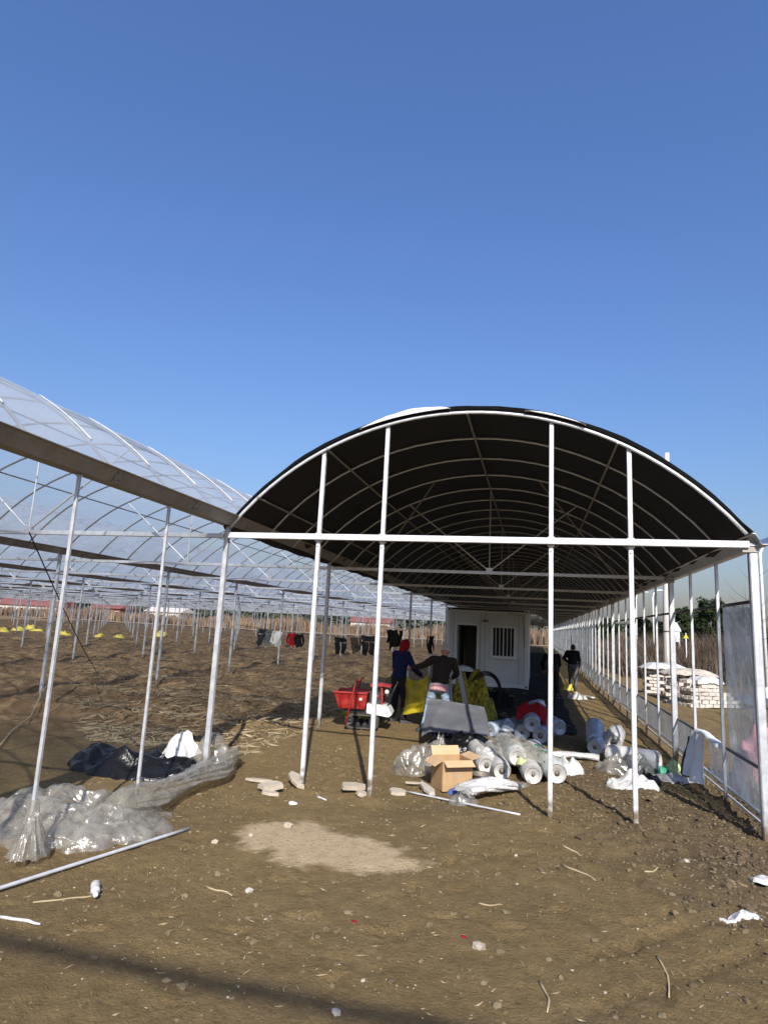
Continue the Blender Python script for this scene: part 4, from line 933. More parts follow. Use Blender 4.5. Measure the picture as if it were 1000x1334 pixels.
slab('stone_slab', .70, .12, .36, .10, .03, .2, (0, .03), 4, 'slab', 'low pale slab between the film twist and the broad slab', 'slab', .01)
slab('stone_slab', 1.84, .22, .40, .18, .045, .75, (.1, .1), 5, 'slab', 'tilted long slab beside the second front post', 'slab', .04)
slab('stone_slab', 2.0, .04, .16, .12, .04, .3, (.1, .2), 6, 'slab', 'small broken slab piece at the foot of the second front post', 'slab', .01)
slab('stone_slab', 2.34, .42, .26, .22, .035, .2, (.1, .05), 7, 'slab', 'square pale slab left of the thin rod end', 'slab', .01)
slab('stone_slab', 2.68, .62, .42, .13, .035, -1.0, (.03, .12), 8, 'pale_stone', 'long whitish slab at the corner of the cardboard box', 'slab', .03)
slab('stone_slab', 2.46, .86, .22, .07, .02, .7, (0, .1), 9, 'slab', 'small stick like slab before the grey film bundle', 'slab', .03)

# cardboard box, open top with flaps
bxs = thing('cardboard_box', 'open brown cardboard box with raised flaps among film rolls', 'box', (2.92, 0.98, gz(2.92, .98)), math.radians(32))
Lb, Wb, Hb, tb = .40, .36, .36, .008
mb = MB(); mb.box((0, 0, .006), (Lb, Wb, .01)); mb.build('bottom', 'cardboard', bxs)
for nm, c_, d_ in (('panel', (0, -Wb / 2, Hb / 2), (Lb, tb, Hb)), ('panel', (0, Wb / 2, Hb / 2), (Lb, tb, Hb)), ('panel', (-Lb / 2, 0, Hb / 2), (tb, Wb - tb * 2, Hb)), ('panel', (Lb / 2, 0, Hb / 2), (tb, Wb - tb * 2, Hb))):
    MB().box(c_, d_).build(nm, 'cardboard', bxs)
def flap(c_, ln, dp, axis_, ang):
    mb = MB(); mb.box((0, dp / 2, 0), (ln, dp, .006)); o = mb.build('flap', 'cardboard_inside', bxs, False, c_); o.rotation_euler = (ang, 0, axis_); return o
flap((0, -Wb / 2, Hb), Lb - .01, .12, math.pi, math.radians(-28)); flap((0, Wb / 2, Hb), Lb - .01, .12, 0, math.radians(62))
flap((-Lb / 2, 0, Hb), Wb - .02, .13, math.pi / 2, math.radians(-30)); flap((Lb / 2, 0, Hb), Wb - .02, .13, -math.pi / 2, math.radians(20))
mb = MB()
for k in range(3): mb.box((-.02 + .02 * k, -Wb / 2 - tb / 2 - .001, .24 - k * .035), (.18 - .03 * k, .001, .010))
mb.build('print', 'wood', bxs); MB().box((-.06, -Wb / 2 - tb / 2 - .001, Hb / 2), (.002, .001, Hb - .02)).build('seam', 'wood', bxs)

def roll(label, a, b_, r, m_, endm='white_roll', group=None, band=None, seed=1, z=None, cat='film roll', core=0.35):
    """a roll of film: wrapped wrinkled body, end faces with a hollow core"""
    a, b_ = Vector(a), Vector(b_); d = b_ - a; Ln = d.length; d.normalize()
    t = thing('film_roll', label, cat, tuple(a), 0, group); core = min(core, .12 + .07 * (seed % 4))
    x = d.cross(Vector((0, 0, 1))).normalized(); y = x.cross(d)
    n, m_n = 28, 22; P = np.zeros((m_n, n + 1, 3))
    for i in range(m_n):
        f = i / (m_n - 1); e = min(1, (min(f, 1 - f) * Ln / 0.025)); rr = r * (0.86 + 0.14 * min(1, e) ** .5)
        an_ = 2 * math.pi * np.arange(n + 1) / n
        ws = 1 + .11 * (ridged(np.cos(an_) * 1.5 + seed, np.sin(an_) * 2.2, f * Ln * 4.5, seed) - .5) * 2
        for j in range(n + 1):
            an, w = an_[j], float(ws[j])
            p = d * f * Ln + (x * math.cos(an) + y * math.sin(an)) * rr * w; P[i, j] = p[:]
    mb = MB().gridpts(P); bo = mb.build('wrapping', m_, t, True)
    M_ = Matrix((x, y, d)).transposed()
    for s_, c_ in ((-1, Vector((0, 0, 0))), (1, d * Ln)):
        mb = MB(); pr = [(r * .9, 0)]
        for q_ in range(5): rr = r * (.86 - q_ * (.86 - core) / 5); pr += [(rr, s_ * .006), (rr - .004, -s_ * .002 - s_ * .01 * ((q_ * 7 + seed) % 3 == 0))]
        pr += [(r * core, 0)]
        mb.lathe(pr[:-1] + [(r * core, 0), (r * core * .98, -s_ * .004)], 22, c_, M_); en = mb.build('roll_end', endm, t, True)
        MB().lathe([(r * core, 0.0), (r * core * .9, -s_ * .12), (0, -s_ * .12)], 16, c_ + d * s_ * .004, M_).build('core', 'tin', en, True)
    if band:
        P2 = []
        for f0, f1 in ((.12, .2), (.34, .46), (.62, .7)):
            Q = np.zeros((4, 12, 3))
            for i in range(4):
                for j in range(12):
                    an = math.pi * (0.15 + .75 * j / 11) + seed; f = f0 + (f1 - f0) * i / 3 + .05 * math.sin(j * .9 + seed); p = d * f * Ln + (x * math.cos(an) + y * math.sin(an)) * r * 1.045; Q[i, j] = p[:]
            MB().gridpts(Q).build('print_band', band, t, True)
    return t
R0 = 0.135
def G(x, y, r, z=0.0): return (x, y, gz(x, y) + r * .96 + z)
roll('white film roll lying beside the cardboard box, hidden end behind the tin basin', G(3.30, 1.85, .13), G(3.02, 3.3, .13), .13, 'white_roll', seed=2)
roll('white film roll second from the cardboard box', G(3.52, 1.68, .125), G(3.26, 3.3, .125), .125, 'white_roll', band='print_green', seed=3)
roll('green printed film roll in clear wrap lying on top of the white rolls', G(3.72, 1.95, .13, .15), G(3.44, 3.4, .13, .10), .135, 'green_white_roll', band='print_green', seed=4)
roll('white film roll with open end next to the third front post', G(3.93, 1.62, .13), G(3.70, 3.3, .13), .13, 'white_roll', seed=5)
roll('green and white printed film roll right behind the third front post', G(4.24, 1.66, .14), G(3.90, 3.5, .14), .14, 'green_white_roll', band='print_green', seed=6)
o = place(heap(3.86, 1.85, .13, .10, .12, 15, 14, 30, 0, 8, .4), 'green_wrapper', 'lime', 'lime green and white wrapper tucked between the film rolls', 'wrapper', (3.82, 1.95, .20))
roll('small blue film roll pointing left in the blue pile', G(3.12, 5.05, .14), G(3.55, 6.0, .14), .14, 'blue_roll', 'blue_roll', seed=7)
roll('short blue roll end standing low in the blue pile', G(3.40, 5.1, .12), G(3.55, 5.9, .12), .12, 'blue_roll', 'blue_roll', seed=8)
roll('dark teal film roll at the foot of the blue pile', G(3.72, 5.05, .16), G(3.80, 6.2, .16), .16, 'teal_roll', 'blue_roll', seed=9)
roll('pale blue film roll on top of the teal roll', G(3.90, 4.95, .15, .17), G(3.92, 6.1, .15, .2), .15, 'blue_roll', 'blue_roll', seed=10)
roll('lavender film roll lowest at the right of the blue pile', G(4.05, 4.9, .15), G(4.3, 6.0, .15), .15, 'lavender_roll', 'blue_roll', seed=11)
roll('blue film roll slanting over the right end of the pile', G(4.40, 5.05, .13, .16), G(3.95, 6.0, .13, .25), .14, 'blue_roll', 'blue_roll', seed=12)
roll('grey blue film roll topmost of the blue pile', G(3.92, 5.5, .12, .44), G(4.05, 6.3, .12, .40), .12, 'blue_roll', 'teal_roll', seed=13)
m_ = MB(); P = np.zeros((30, 16, 3))
for i in range(30):
    for j in range(16):
        u, v = i / 29, j / 15; x = 3.60 + .62 * u; y = 5.25 + .40 * v + .1 * math.sin(u * 5)
        z = .42 + .14 * math.sin(u * 3.1) - .22 * max(0, u - .72) * 4 * (1 - v) - .20 * (1 - v) ** 3 + .07 * (float(ridged(np.array([u * 5.]), np.array([v * 3.]), 0, 4)[0]) - .5)
        P[i, j] = (x, y, z + .06)
o = m_.gridpts(P).build('red_cloth', 'red_cloth', None, True); tag(o, 'crumpled dark red cloth lying over the blue film rolls', 'cloth')

P = np.zeros((60, 40, 3)); xs = np.linspace(0, 1, 60); vs2 = np.linspace(0, 1, 40)
UU, VV2 = np.meshgrid(xs, vs2, indexing='ij'); cr_ = ridged(UU * 6 + 1, VV2 * 5, 0, 55, 3); bgn = fbm(UU * 3, VV2 * 3, 0, 56)
XX = 3.42 + .88 * UU - .20 * VV2 + .05 * (bgn - .5); YY = 1.95 + 1.0 * VV2 + .12 * (cr_ - .5)
ZZ = .27 + .13 * np.exp(-((UU - .35) / .22) ** 2) + .05 * (np.cos(UU * 20) * .5) + .09 * (cr_ - .5) - .20 * np.clip(.2 - VV2, 0, 1) * 3 - .26 * np.clip(UU - .85, 0, 1) * 5
o = MB().gridpts(np.stack([XX, YY, ZZ], -1)).build('clear_wrap', 'heap_film', None, True); tag(o, 'crumpled clear wrapping film dragged over the printed film rolls', 'plastic film')
o = place(heap(3.62, 2.6, .22, .3, .16, 57, 24, 50, .4, 8, .5, .3, .45), 'green_bag', 'green_white_roll', None, None, (3.60, 2.7, .22)); tag(o, 'crumpled pale green bag lying on the film rolls', 'bag')
for x, y, z, rx, ry, hh, sd, m_, lab in ((3.78, 1.50, 0, .13, .10, .12, 58, 'heap_film', 'small crumpled film scrap before the open roll ends'), (4.42, 2.7, 0, .2, .3, .24, 59, 'green_white_roll', 'pale green crumpled sack right behind the third front post'), (3.30, 2.3, .20, .2, .3, .14, 60, 'white_plastic', 'crumpled white sack lying on the rolls beside the cardboard box'), (3.45, 5.25, .16, .24, .2, .18, 62, 'blue_roll', 'crumpled blue sack lying on the left of the blue pile')):
    o = place(heap(x, y, rx, ry, hh, sd, 26, 56, .4, 8, .55, .35, .45), 'crumpled_sack', m_, None, None, (x, y, z)); tag(o, lab, 'sack')
# grey sheet over a stack, black ragged film under its edge
gs = MB(); P = np.zeros((34, 26, 3))
for i in range(34):
    for j in range(26):
        u, v = i / 33, j / 25
        x = 2.10 + .98 * u + .16 * (1 - v) * (u - .1); y = 4.05 - .52 * (1 - v) ** 1.3 + .1 * u; z = .22 + .50 * v ** .8 - .10 * u * v - .10 * max(0, .12 - u) * 8 * (1 - v)
        cr = .030 * (float(ridged(np.array([u * 2.3 + v]), np.array([v * 2.1]), 0, 17, 2)[0]) - .5); fold = .05 * math.exp(-((u - .12 - .14 * v) / .035) ** 2) * (1 - v)
        P[i, j] = (x, y - cr - fold, z + cr * .5)
for (q0, q1) in ((0, 1),): pass
top = P[:, -1].copy(); back = np.stack([top + np.array([0, .15 * k, -.06 * k * k]) for k in range(1, 6)], 1); P = np.concatenate([P, back], 1)
o = gs.gridpts(P).build('grey_sheet', 'grey_sheet', None, True); tag(o, 'stiff grey sheet folded over a stack behind the cardboard box', 'sheet')
o = place(heap(2.72, 3.60, .56, .40, .33, 61, 24, 60, .1, 5, .4, .2, .35), 'black_film_bundle', 'black_plastic', None, None, (2.72, 3.62, 0)); tag(o, 'black plastic film bundle squashed under the grey sheet', 'plastic film')
o = place(heap(2.30, 1.72, .27, .30, .46, 71, 34, 70, .3, 6.5, .5, .25, .42), 'film_bundle', 'heap_film', None, None, (2.30, 1.72, 0)); tag(o, 'grey crumpled bundle of dirty clear film left of the cardboard box', 'plastic film')
o = place(heap(2.50, 2.35, .25, .3, .42, 72, 28, 60, .3, 6.5, .5, .25, .42), 'film_bundle', 'heap_film', None, None, (2.50, 2.35, 0)); tag(o, 'dirty clear film bundle wedged between grey sheet and cardboard box', 'plastic film')
tn = thing('tin_basin', 'shallow brown tin basin at the foot of the white rolls', 'basin', (3.27, 1.42, gz(3.27, 1.42)))
MB().lathe([(0, .006), (.12, .006), (.135, .02), (.15, .12), (.158, .125), (.150, .128), (.140, .118), (.125, .026), (0, .016)], 26).build('bowl', 'tin', tn, True)
MB().tube([(.152 * math.cos(a), .152 * math.sin(a), .125) for a in np.linspace(0, 2 * math.pi, 25)], .007, 6, False).build('rim', 'tin', tn, True)
o = place(heap(3.05, .72, .15, .07, .12, 81, 18, 40, .35, 7, .3, .1, .3), 'blue_cloth', 'blue_cloth', 'small folded blue cloth against the front of the cardboard box', 'cloth', (3.05, .72, 0))
wb = thing('white_sack', 'white plastic sack lying flat with dark open mouth, before the basin', 'sack', (0, 0, 0))
twisted([(3.14, .42, .07), (3.28, .62, .09), (3.46, .80, .10), (3.62, .98, .07), (3.76, 1.12, .035)], lambda t: .10 * (1 - .75 * max(0, t - .55) * 1.8) , 23, 40, 40, .5).build('sack_body', 'white_plastic', wb, True)
heap(3.14, .36, .17, .12, .14, 83, 20, 44, .6, 8, .5, .3, .5).build('sack_mouth', 'heap_film', wb, True, (3.14, .36, 0)); 
heap(3.15, .34, .09, .06, .16, 84, 14, 30, .6, 12, .5, .3, .5).build('contents', 'engine_metal', wb, True, (3.15, .32, 0))

# yellow netting heap and held yellow sheet
o = place(heap(2.50, 7.5, .50, .45, 1.10, 91, 40, 80, 0, 6, .45, .2, .28), 'yellow_netting', 'yellow_net', None, None, (2.55, 7.55, 0)); tag(o, 'tall tangled heap of yellow netting in front of the cabin door', 'netting')
o = place(heap(1.95, 7.3, .55, .45, .9, 92, 36, 70, 0, 6, .45, .2, .3), 'yellow_netting', 'yellow_net', None, None, (1.85, 7.6, 0)); tag(o, 'olive yellow netting heap behind the two workers', 'netting')
P = np.zeros((18, 26, 3)); 
for i in range(18):
    for j in range(26):
        u, v = i / 17, j / 25
        x = 1.36 + .52 * u - .12 * v * (1 - u); y = 5.75 - .45 * u; z = .92 + .10 * u - .78 * v * (1 - .10 * u) - .10 * math.sin(math.pi * u) * (1 - v)
        w = .06 * math.sin(u * 9 + v * 2) * v + .05 * (float(ridged(np.array([u * 3.]), np.array([v * 2.]), 0, 6)[0]) - .5)
        P[i, j] = (x, y + w, max(z, .03))
o = MB().gridpts(P).build('yellow_sheet', 'yellow_sheet', None, True); tag(o, 'bright yellow plastic sheet held between the two workers', 'sheet')
o = place(heap(.32, 5.75, .42, .26, .62, 95, 26, 50, 0, 6, .4, .2, .3), 'yellow_netting', 'yellow_net', None, None, (.34, 6.1, 0)); tag(o, 'yellow netting heap behind the red carrier bin', 'netting')
o = place(heap(2.3, 7.2, .26, .16, .16, 96, 18, 40, .2, 6, .3, .2, .4), 'pale_cloth', 'white_plastic', None, None, (2.32, 7.45, 1.05)); tag(o, 'pale cloth lying on top of the yellow netting', 'cloth')
mb = MB(); mb.bar((2.32, 6.75, 1.05), (2.62, 6.35, .02), .10, .02, (0, 1, .3)); o = mb.build('board', 'grey_plank', None); tag(o, 'narrow grey board leaning against the yellow netting', 'board')
mb = MB(); mb.bar((2.16, 6.6, .95), (2.28, 6.3, .02), .03, .03); o = mb.build('stick', 'grey_plank', None); tag(o, 'thin grey stick leaning behind the person in brown', 'stick')

# hose coil and dark scrap before the cabin
hc = thing('hose_coil', 'black hose coil leaning on the yellow netting before the cabin', 'hose', (2.82, 7.75, gz(2.8, 7.75)), math.radians(20))
for k in range(4):
    r0 = .36 - .03 * k
    MB().tube([(r0 * math.cos(t) + .02 * k, -.12 + .03 * k + .18 * math.sin(t) * .4, .62 + (.42 - .03 * k) * math.sin(t)) for t in np.linspace(0, 2 * math.pi, 30)], .013, 6, False).build('loop', 'rubber', hc, True)
MB().tube([(.3, -.1, .4), (.42, -.2, .2), (.6, -.3, .03), (.95, -.2, .03)], .013, 6).build('hose_end', 'rubber', hc, True)
o = place(heap(2.95, 10.2, .42, .35, .55, 97, 28, 60, 0, 8, .6, .35, .4), 'dark_bundle', 'black_cloth', None, None, (2.95, 10.2, 0)); tag(o, 'dark tangled bundle on the floor before the cabin window', 'bundle')

# pile by the right side wall
roll('upright leaning blue film roll at the back of the side wall pile', (4.98, 4.5, gz(5, 4.5) + .14), (5.02, 5.2, .34), .15, 'blue_roll', 'blue_roll', seed=21)
roll('pale blue film roll lying low at the left of the side wall pile', G(4.93, 4.15, .13), G(5.15, 4.9, .13), .13, 'blue_roll', 'white_roll', seed=22)
roll('white film roll behind the blue rolls of the side wall pile', G(5.25, 4.4, .14, .06), G(5.42, 5.4, .14, .1), .15, 'white_roll', seed=23)
roll('long white plastic roll lying across the side wall pile', G(5.08, 3.45, .13, .02), G(5.74, 3.05, .13, .06), .14, 'white_plastic', 'white_plastic', seed=24, core=.2)
o = place(heap(5.22, 2.95, .42, .26, .30, 101, 30, 70, -.1, 7, .55, .3, .45), 'grey_film', 'heap_film', None, None, (5.25, 2.95, 0)); tag(o, 'crumpled grey film in the middle of the side wall pile', 'plastic film')
o = place(heap(5.55, 2.35, .20, .24, .16, 102, 22, 50, -.1, 9, .5, .3, .45), 'dark_film', 'black_plastic', None, None, (5.42, 2.32, 0)); tag(o, 'torn dark film scrap beside the white sack at the fourth front post', 'plastic film')
o = place(heap(5.20, 1.95, .34, .22, .22, 103, 28, 60, -.2, 4.5, .3, .2, .5), 'white_sack', 'white_plastic', None, None, (5.20, 1.98, 0)); tag(o, 'white plastic sack on the soil behind the fourth front post', 'sack')
o = twisted([(4.15, 3.55, .02), (4.4, 3.62, .04), (4.65, 3.6, .05), (4.95, 3.55, .05)], .07, 104, 14, 26, .3).build('white_strip', 'white_plastic', None, True); tag(o, 'long white film strip on the shade edge', 'plastic film')
o = place(heap(5.75, 3.15, .17, .18, .15, 105, 18, 40, 0, 7, .3, .2, .5), 'green_sack', 'print_green', None, None, (5.76, 3.2, 0)); tag(o, 'dark green printed bag at the end of the side wall pile', 'bag')
o = place(heap(5.98, 3.25, .15, .17, .20, 106, 18, 40, 0, 7, .3, .2, .5), 'lime_bag', 'lime', None, None, (5.98, 3.22, 0)); tag(o, 'lime and white bag leaning by the side wall studs', 'bag')
o = place(heap(5.80, 2.72, .38, .20, .09, 107, 22, 50, .0, 5, .5, .3, .5), 'film_sheet', 'white_roll', None, None, (5.84, 2.72, 0)); tag(o, 'flat dirty white film sheet spread at the wall foot', 'plastic film')
P = np.zeros((26, 22, 3))
for i in range(26):
    for j in range(22):
        u, v = i / 25, j / 21; y = 2.05 + .62 * u - .1 * v * (1 - u); z = .70 - .60 * v
        P[i, j] = (6.13 - .10 * v + .05 * math.sin(u * 11 + v) * (.4 + v) + .03 * (float(ridged(np.array([u * 4.]), np.array([v * 2.]), 0, 3)[0]) - .5), y, z)
o = MB().gridpts(P).build('film_curtain', 'white_film', None, True); tag(o, 'loose film curtain hanging from the low rail of the side wall', 'plastic film')
P = np.zeros((10, 14, 3))
for i in range(10):
    for j in range(14):
        u, v = i / 9, j / 13; P[i, j] = (6.13 - .10 * v + .04 * math.sin(u * 9 + v * 3), 2.70 + .10 * u + .10 * v * (u - .3), .60 - .52 * v * (1 - .12 * math.sin(u * 7)))
o = MB().gridpts(P).build('green_net', 'net_green', None, True); tag(o, 'dark green netting strip hanging behind the loose film curtain', 'netting')
o = twisted([(6.2, 2.62, .70), (6.2, 2.2, .72), (6.19, 1.85, .70), (6.2, 1.5, .68)], .045, 108, 12, 20, .3).build('film_wrap', 'white_film', None, True); tag(o, 'white film bunched along the low rail near the corner post', 'plastic film')
o = place(heap(7.2, 2.6, .42, .85, .80, 110, 30, 60, 0, 2.0, .10, .12, .35), 'pink_sack', 'pink_sack', None, None, (7.05, 2.3, 0)); tag(o, 'faded pink bundle standing outside behind the wall film', 'bundle')
o = place(heap(5.4, 16.6, .22, .2, .24, 111, 18, 36, 0, 6, .4), 'yellow_bag', 'yellow_sack', None, None, (5.12, 17.2, .0)); tag(o, 'yellow bag carried low beside the person by the side wall', 'bag')
o = place(heap(5.3, 13.8, .28, .22, .24, 112, 18, 36, 0, 6, .4), 'rubble_sack', 'white_roll', None, None, (5.25, 14.0, 0)); tag(o, 'small dirty white sack on the floor before the person by the side wall', 'sack')
mb = MB(); mb.bar((5.45, 14.6, .03), (5.72, 13.9, .05), .12, .04); o = mb.build('board', 'white_roll', None); tag(o, 'short white board lying near the side wall floor', 'board')

# ------------------------------------------------------------------ laundry
def garment(name, label, x, y, ztop, w, h, m_, kind, seed):
    r_ = thing(name, label, 'clothing', (x, y, ztop))
    def panel(nm, x0, x1, z0, z1, taper, sd):
        n, k = 12, 14; Pf = np.zeros((n, k, 3)); Pb = np.zeros((n, k, 3))
        for i in range(n):
            for j in range(k):
                u, v = i / (n - 1), j / (k - 1); xx = x0 + (x1 - x0) * u; xx = (x0 + x1) / 2 + (xx - (x0 + x1) / 2) * (1 - taper * v) * (1 + .10 * math.sin(v * 6 + sd)) + .03 * math.sin(v * 4 + sd)
                wv = .035 * math.sin(u * 7 + sd) * (0.3 + v) + .02 * math.sin(u * 13 + v * 4 + sd); th = .012 + .028 * math.sin(math.pi * u)
                Pf[i, j] = (xx, wv - th, z0 + (z1 - z0) * v * (1 - .10 * math.sin(u * 4.3 + sd) - .06 * math.sin(u * 9 + sd)) - .03 * math.sin(math.pi * u) * (1 - v)); Pb[i, j] = (xx, wv + th, Pf[i, j][2])
        mb = MB().gridpts(Pf); mb.gridpts(Pb); return mb.build(nm, m_, r_, True)
    if kind == 'trousers':
        panel('seat', -w / 2, w / 2, 0, -h * .32, .02, seed); panel('trouser_leg', -w / 2, -w * .02, -h * .31, -h, .25, seed + 1); panel('trouser_leg', w * .02, w / 2, -h * .31, -h * .93, .25, seed + 2)
    else:
        panel('bodice', -w * .30, w * .30, 0, -h, -.1, seed); panel('sleeve', -w / 2, -w * .28, -.01, -h * .75, .4, seed + 1); panel('sleeve', w * .28, w / 2, -.01, -h * .85, .4, seed + 2)
LY = 17.17
for a in ((('trousers', 'dark grey trousers hanging at the left end of the washing line'), -6.92, 1.56, .64, .72, 'grey_trousers', 'trousers'),
          (('shirt', 'pale shirt hanging between grey trousers and the red top'), -6.36, 1.5, .5, .62, 'white_plastic', 'shirt'),
          (('shirt', 'bright red top hanging on the washing line'), -5.72, 1.45, .40, .52, 'red_cloth', 'shirt'),
          (('shirt', 'black top hanging beside the red one'), -5.38, 1.43, .44, .50, 'black_cloth', 'shirt'),
          (('trousers', 'black trousers hanging right of the second front post'), -3.62, 1.40, .46, .72, 'black_cloth', 'trousers'),
          (('shirt', 'brown top hanging between two black garments'), -2.98, 1.43, .42, .60, 'brown_cloth', 'shirt'),
          (('trousers', 'black trousers hanging wide beside the brown top'), -2.46, 1.52, .58, .80, 'black_cloth', 'trousers')):
    (nm, lab), x, z, w, h, m_, kd = a; garment(nm, lab, x, LY, z, w, h, m_, kd, int(abs(x) * 10))
garment('jacket', 'dark grey jacket hanging above the person with red head covering', -.32, 12.0, 1.84, .48, .58, 'brown_cloth', 'shirt', 5)
garment('jacket', 'small dark garment hanging on the post left of the cabin', 0.2, 16.0, 1.66, .26, .62, 'brown_cloth', 'shirt', 8)
mb = MB().tube([(-8.2, LY, 1.66), (-7, LY, 1.56), (-6, LY, 1.48), (-5, LY, 1.42), (-3.5, LY, 1.41), (-2.4, LY, 1.54), (-1, LY, 1.8), (-.05, LY, 2.1)], .008, 5)
o = mb.build('washing_line', 'rope', None, True); tag(o, 'thin washing line strung between posts carrying the clothes', 'line')
mb = MB().tube([(-1.2, 11.0, 2.0), (-.32, 12.0, 1.86), (0.0, 12.85, 1.95)], .006, 5); o = mb.build('short_line', 'rope', None, True); tag(o, 'short cord holding the dark grey jacket', 'line')

# yellow sacks lying in the plots
for i, (x, y, lab) in enumerate(((-34.1, 32.0, 'yellow sack in the plots at the picture edge'), (-36.5, 36.1, 'yellow sack in the plots, second from the picture edge'), (-39.3, 40.4, 'farthest pale yellow sack in the plots'), (-35.3, 36.6, 'yellow sack beside the farthest one in the plots'), (-29.8, 33.2, 'flat yellow sack lying midway along the row of yellow sacks'), (-26.7, 33.1, 'bright yellow sack left of the brightest one'), (-24.8, 32.7, 'brightest yellow sack in the plots, nearest the second thin post'), (-26.8, 41.2, 'low yellow sack right of the brightest one'))):
    o = place(heap(x, y, .55, .45, .45, 120 + i, 12, 26, i, 3, .3), 'yellow_sack', 'yellow_sack', lab, 'sack', (x, y, 0), group='yellow sacks left in the plots')

# ------------------------------------------------------------------ outside the right wall
def brick_stack(label, x, y, nxx, nyy, nzz, rz, seed, slope=0.0):
    t = thing('brick_stack', label, 'bricks', (x, y, gz(x, y)), rz); r_ = random.Random(seed)
    bl, bw, bh = .27, .16, .115; shp = [MB().box((0, 0, 0), (bl - .026, bw - .024, bh - .016), None, 0, .012, r_).mesh('brick', 'brick') for _ in range(5)]
    for k in range(nzz):
        for i in range(nxx):
            if slope and i > nxx - 1 - k * slope: continue
            for j in range(nyy):
                if 0 < j < nyy - 1 and 0 < i < nxx - 1 and k < nzz - 1: continue
                if (r_.random() < .35 and k == nzz - 1) or (r_.random() < .12 and k == nzz - 2): continue
                o = link('brick', r_.choice(shp), t, ((i + (.5 if k % 2 else 0)) * bl + r_.uniform(-.012, .012), j * bw + r_.uniform(-.012, .012), (k + .5) * bh))
                o.rotation_euler = (r_.uniform(-.03, .03), r_.uniform(-.03, .03), r_.uniform(-.12, .12))
    return t
brick_stack('whitewashed block stack beyond the wall, lowest and nearest, sloping at its end', 8.55, 13.7, 8, 4, 7, math.radians(30), 1, 0.8)
brick_stack('whitewashed block stack under the tan sheet, middle of the three', 8.20, 15.4, 5, 3, 7, math.radians(12), 2)
brick_stack('whitewashed block stack farthest along beyond the wall studs', 7.95, 17.6, 4, 3, 7, math.radians(8), 3)
def tarp(label, cx, cy, cz, lx, ly, rz, seed, m_):
    n, k = 22, 18; P = np.zeros((n, k, 3))
    for i in range(n):
        for j in range(k):
            u, v = i / (n - 1) - .5, j / (k - 1) - .5; d_ = max(abs(u), abs(v)) * 2
            z = -.30 * max(0, d_ - .6) ** 1.3 * 2 + .14 * (float(ridged(np.array([u * 3 + 4]), np.array([v * 3]), 0, seed)[0]) - .4)
            P[i, j] = (u * lx, v * ly, z)
    o = MB().gridpts(P).build('tarpaulin', m_, None, True, (cx, cy, cz), (0, 0, rz)); tag(o, label, 'tarpaulin')
tarp('tan sheet crumpled over the middle block stack', 8.9, 15.7, .98, 1.7, 1.0, .3, 3, 'tarp')
tarp('pale sheet bulging over the farthest block stack', 8.5, 17.9, 1.05, 1.5, 1.2, .1, 4, 'white_roll')
tarp('cream sheet draped on the sloping block stack', 9.0, 14.3, .84, .9, .8, .5, 5, 'white_roll')
tarp('grey sheet lying on soil beside the sloping block stack', 10.6, 14.9, .30, 1.3, 1.0, .2, 6, 'grey_sheet')

up = thing('utility_pole', 'tall pale concrete utility pole behind the block stacks', 'pole', (9.72, 24.0, gz(9.7, 24)))
MB().tube([(0, 0, -.4), (.1, 0, 4), (.3, 0, 10.75)], [.17, .15, .10], 14).build('shaft', 'concrete_pole', up, True)
MB().tube([(0.04, -.165, .6), (.05, -.16, 2.2)], .035, 8).build('conduit', 'white_pole', up, True)
mb = MB(); mb.lathe([(.185, 0), (.185, .04)], 14, (.05, 0, 2.3)); mb.build('clamp', 'engine_metal', up)

def street_lamp(label, x, y, h, arm):
    t = thing('street_lamp', label, 'street lamp', (x, y, gz(x, y)))
    MB().tube([(0, 0, -.2), (0, 0, h * .9), (arm * .12, 0, h * .96), (arm * .45, 0, h), (arm, 0, h + .02)], [.07, .055, .05, .045, .04], 10).build('pole', 'white_pole', t, True)
    MB().ball((arm * 1.15, 0, h), (.3, .11, .06), 12, 6).build('lamp_head', 'white_pole', t, True)
    MB().lathe([(.11, 0), (.11, .35), (.08, .4)], 10).build('base', 'white_pole', t)
street_lamp('thin white street lamp seen between the side wall studs beside the utility pole', 12.75, 45.0, 5.7, .8)
street_lamp('white curved street lamp beyond the corner post at the picture edge', 12.55, 20.0, 6.15, 1.2)
street_lamp('distant white street lamp left of the utility pole', 14.0, 62.0, 6.6, .8)
sg = thing('warning_sign', 'yellow triangular road sign before the dark trees', 'sign', (11.86, 30.0, gz(11.9, 30)))
MB().tube([(0, 0.03, -.2), (0, 0.03, 2.38)], .025, 8).build('post', 'white_pole', sg, True)
mb = MB(); T3 = [(-.14, 0, 2.10), (.14, 0, 2.10), (0, 0, 2.35)]; mb.add(T3 + [(x, .02, z) for x, y, z in T3], [(0, 1, 2), (5, 4, 3), (0, 3, 4, 1), (1, 4, 5, 2), (2, 5, 3, 0)]); mb.build('plate', 'sign_yellow', sg)
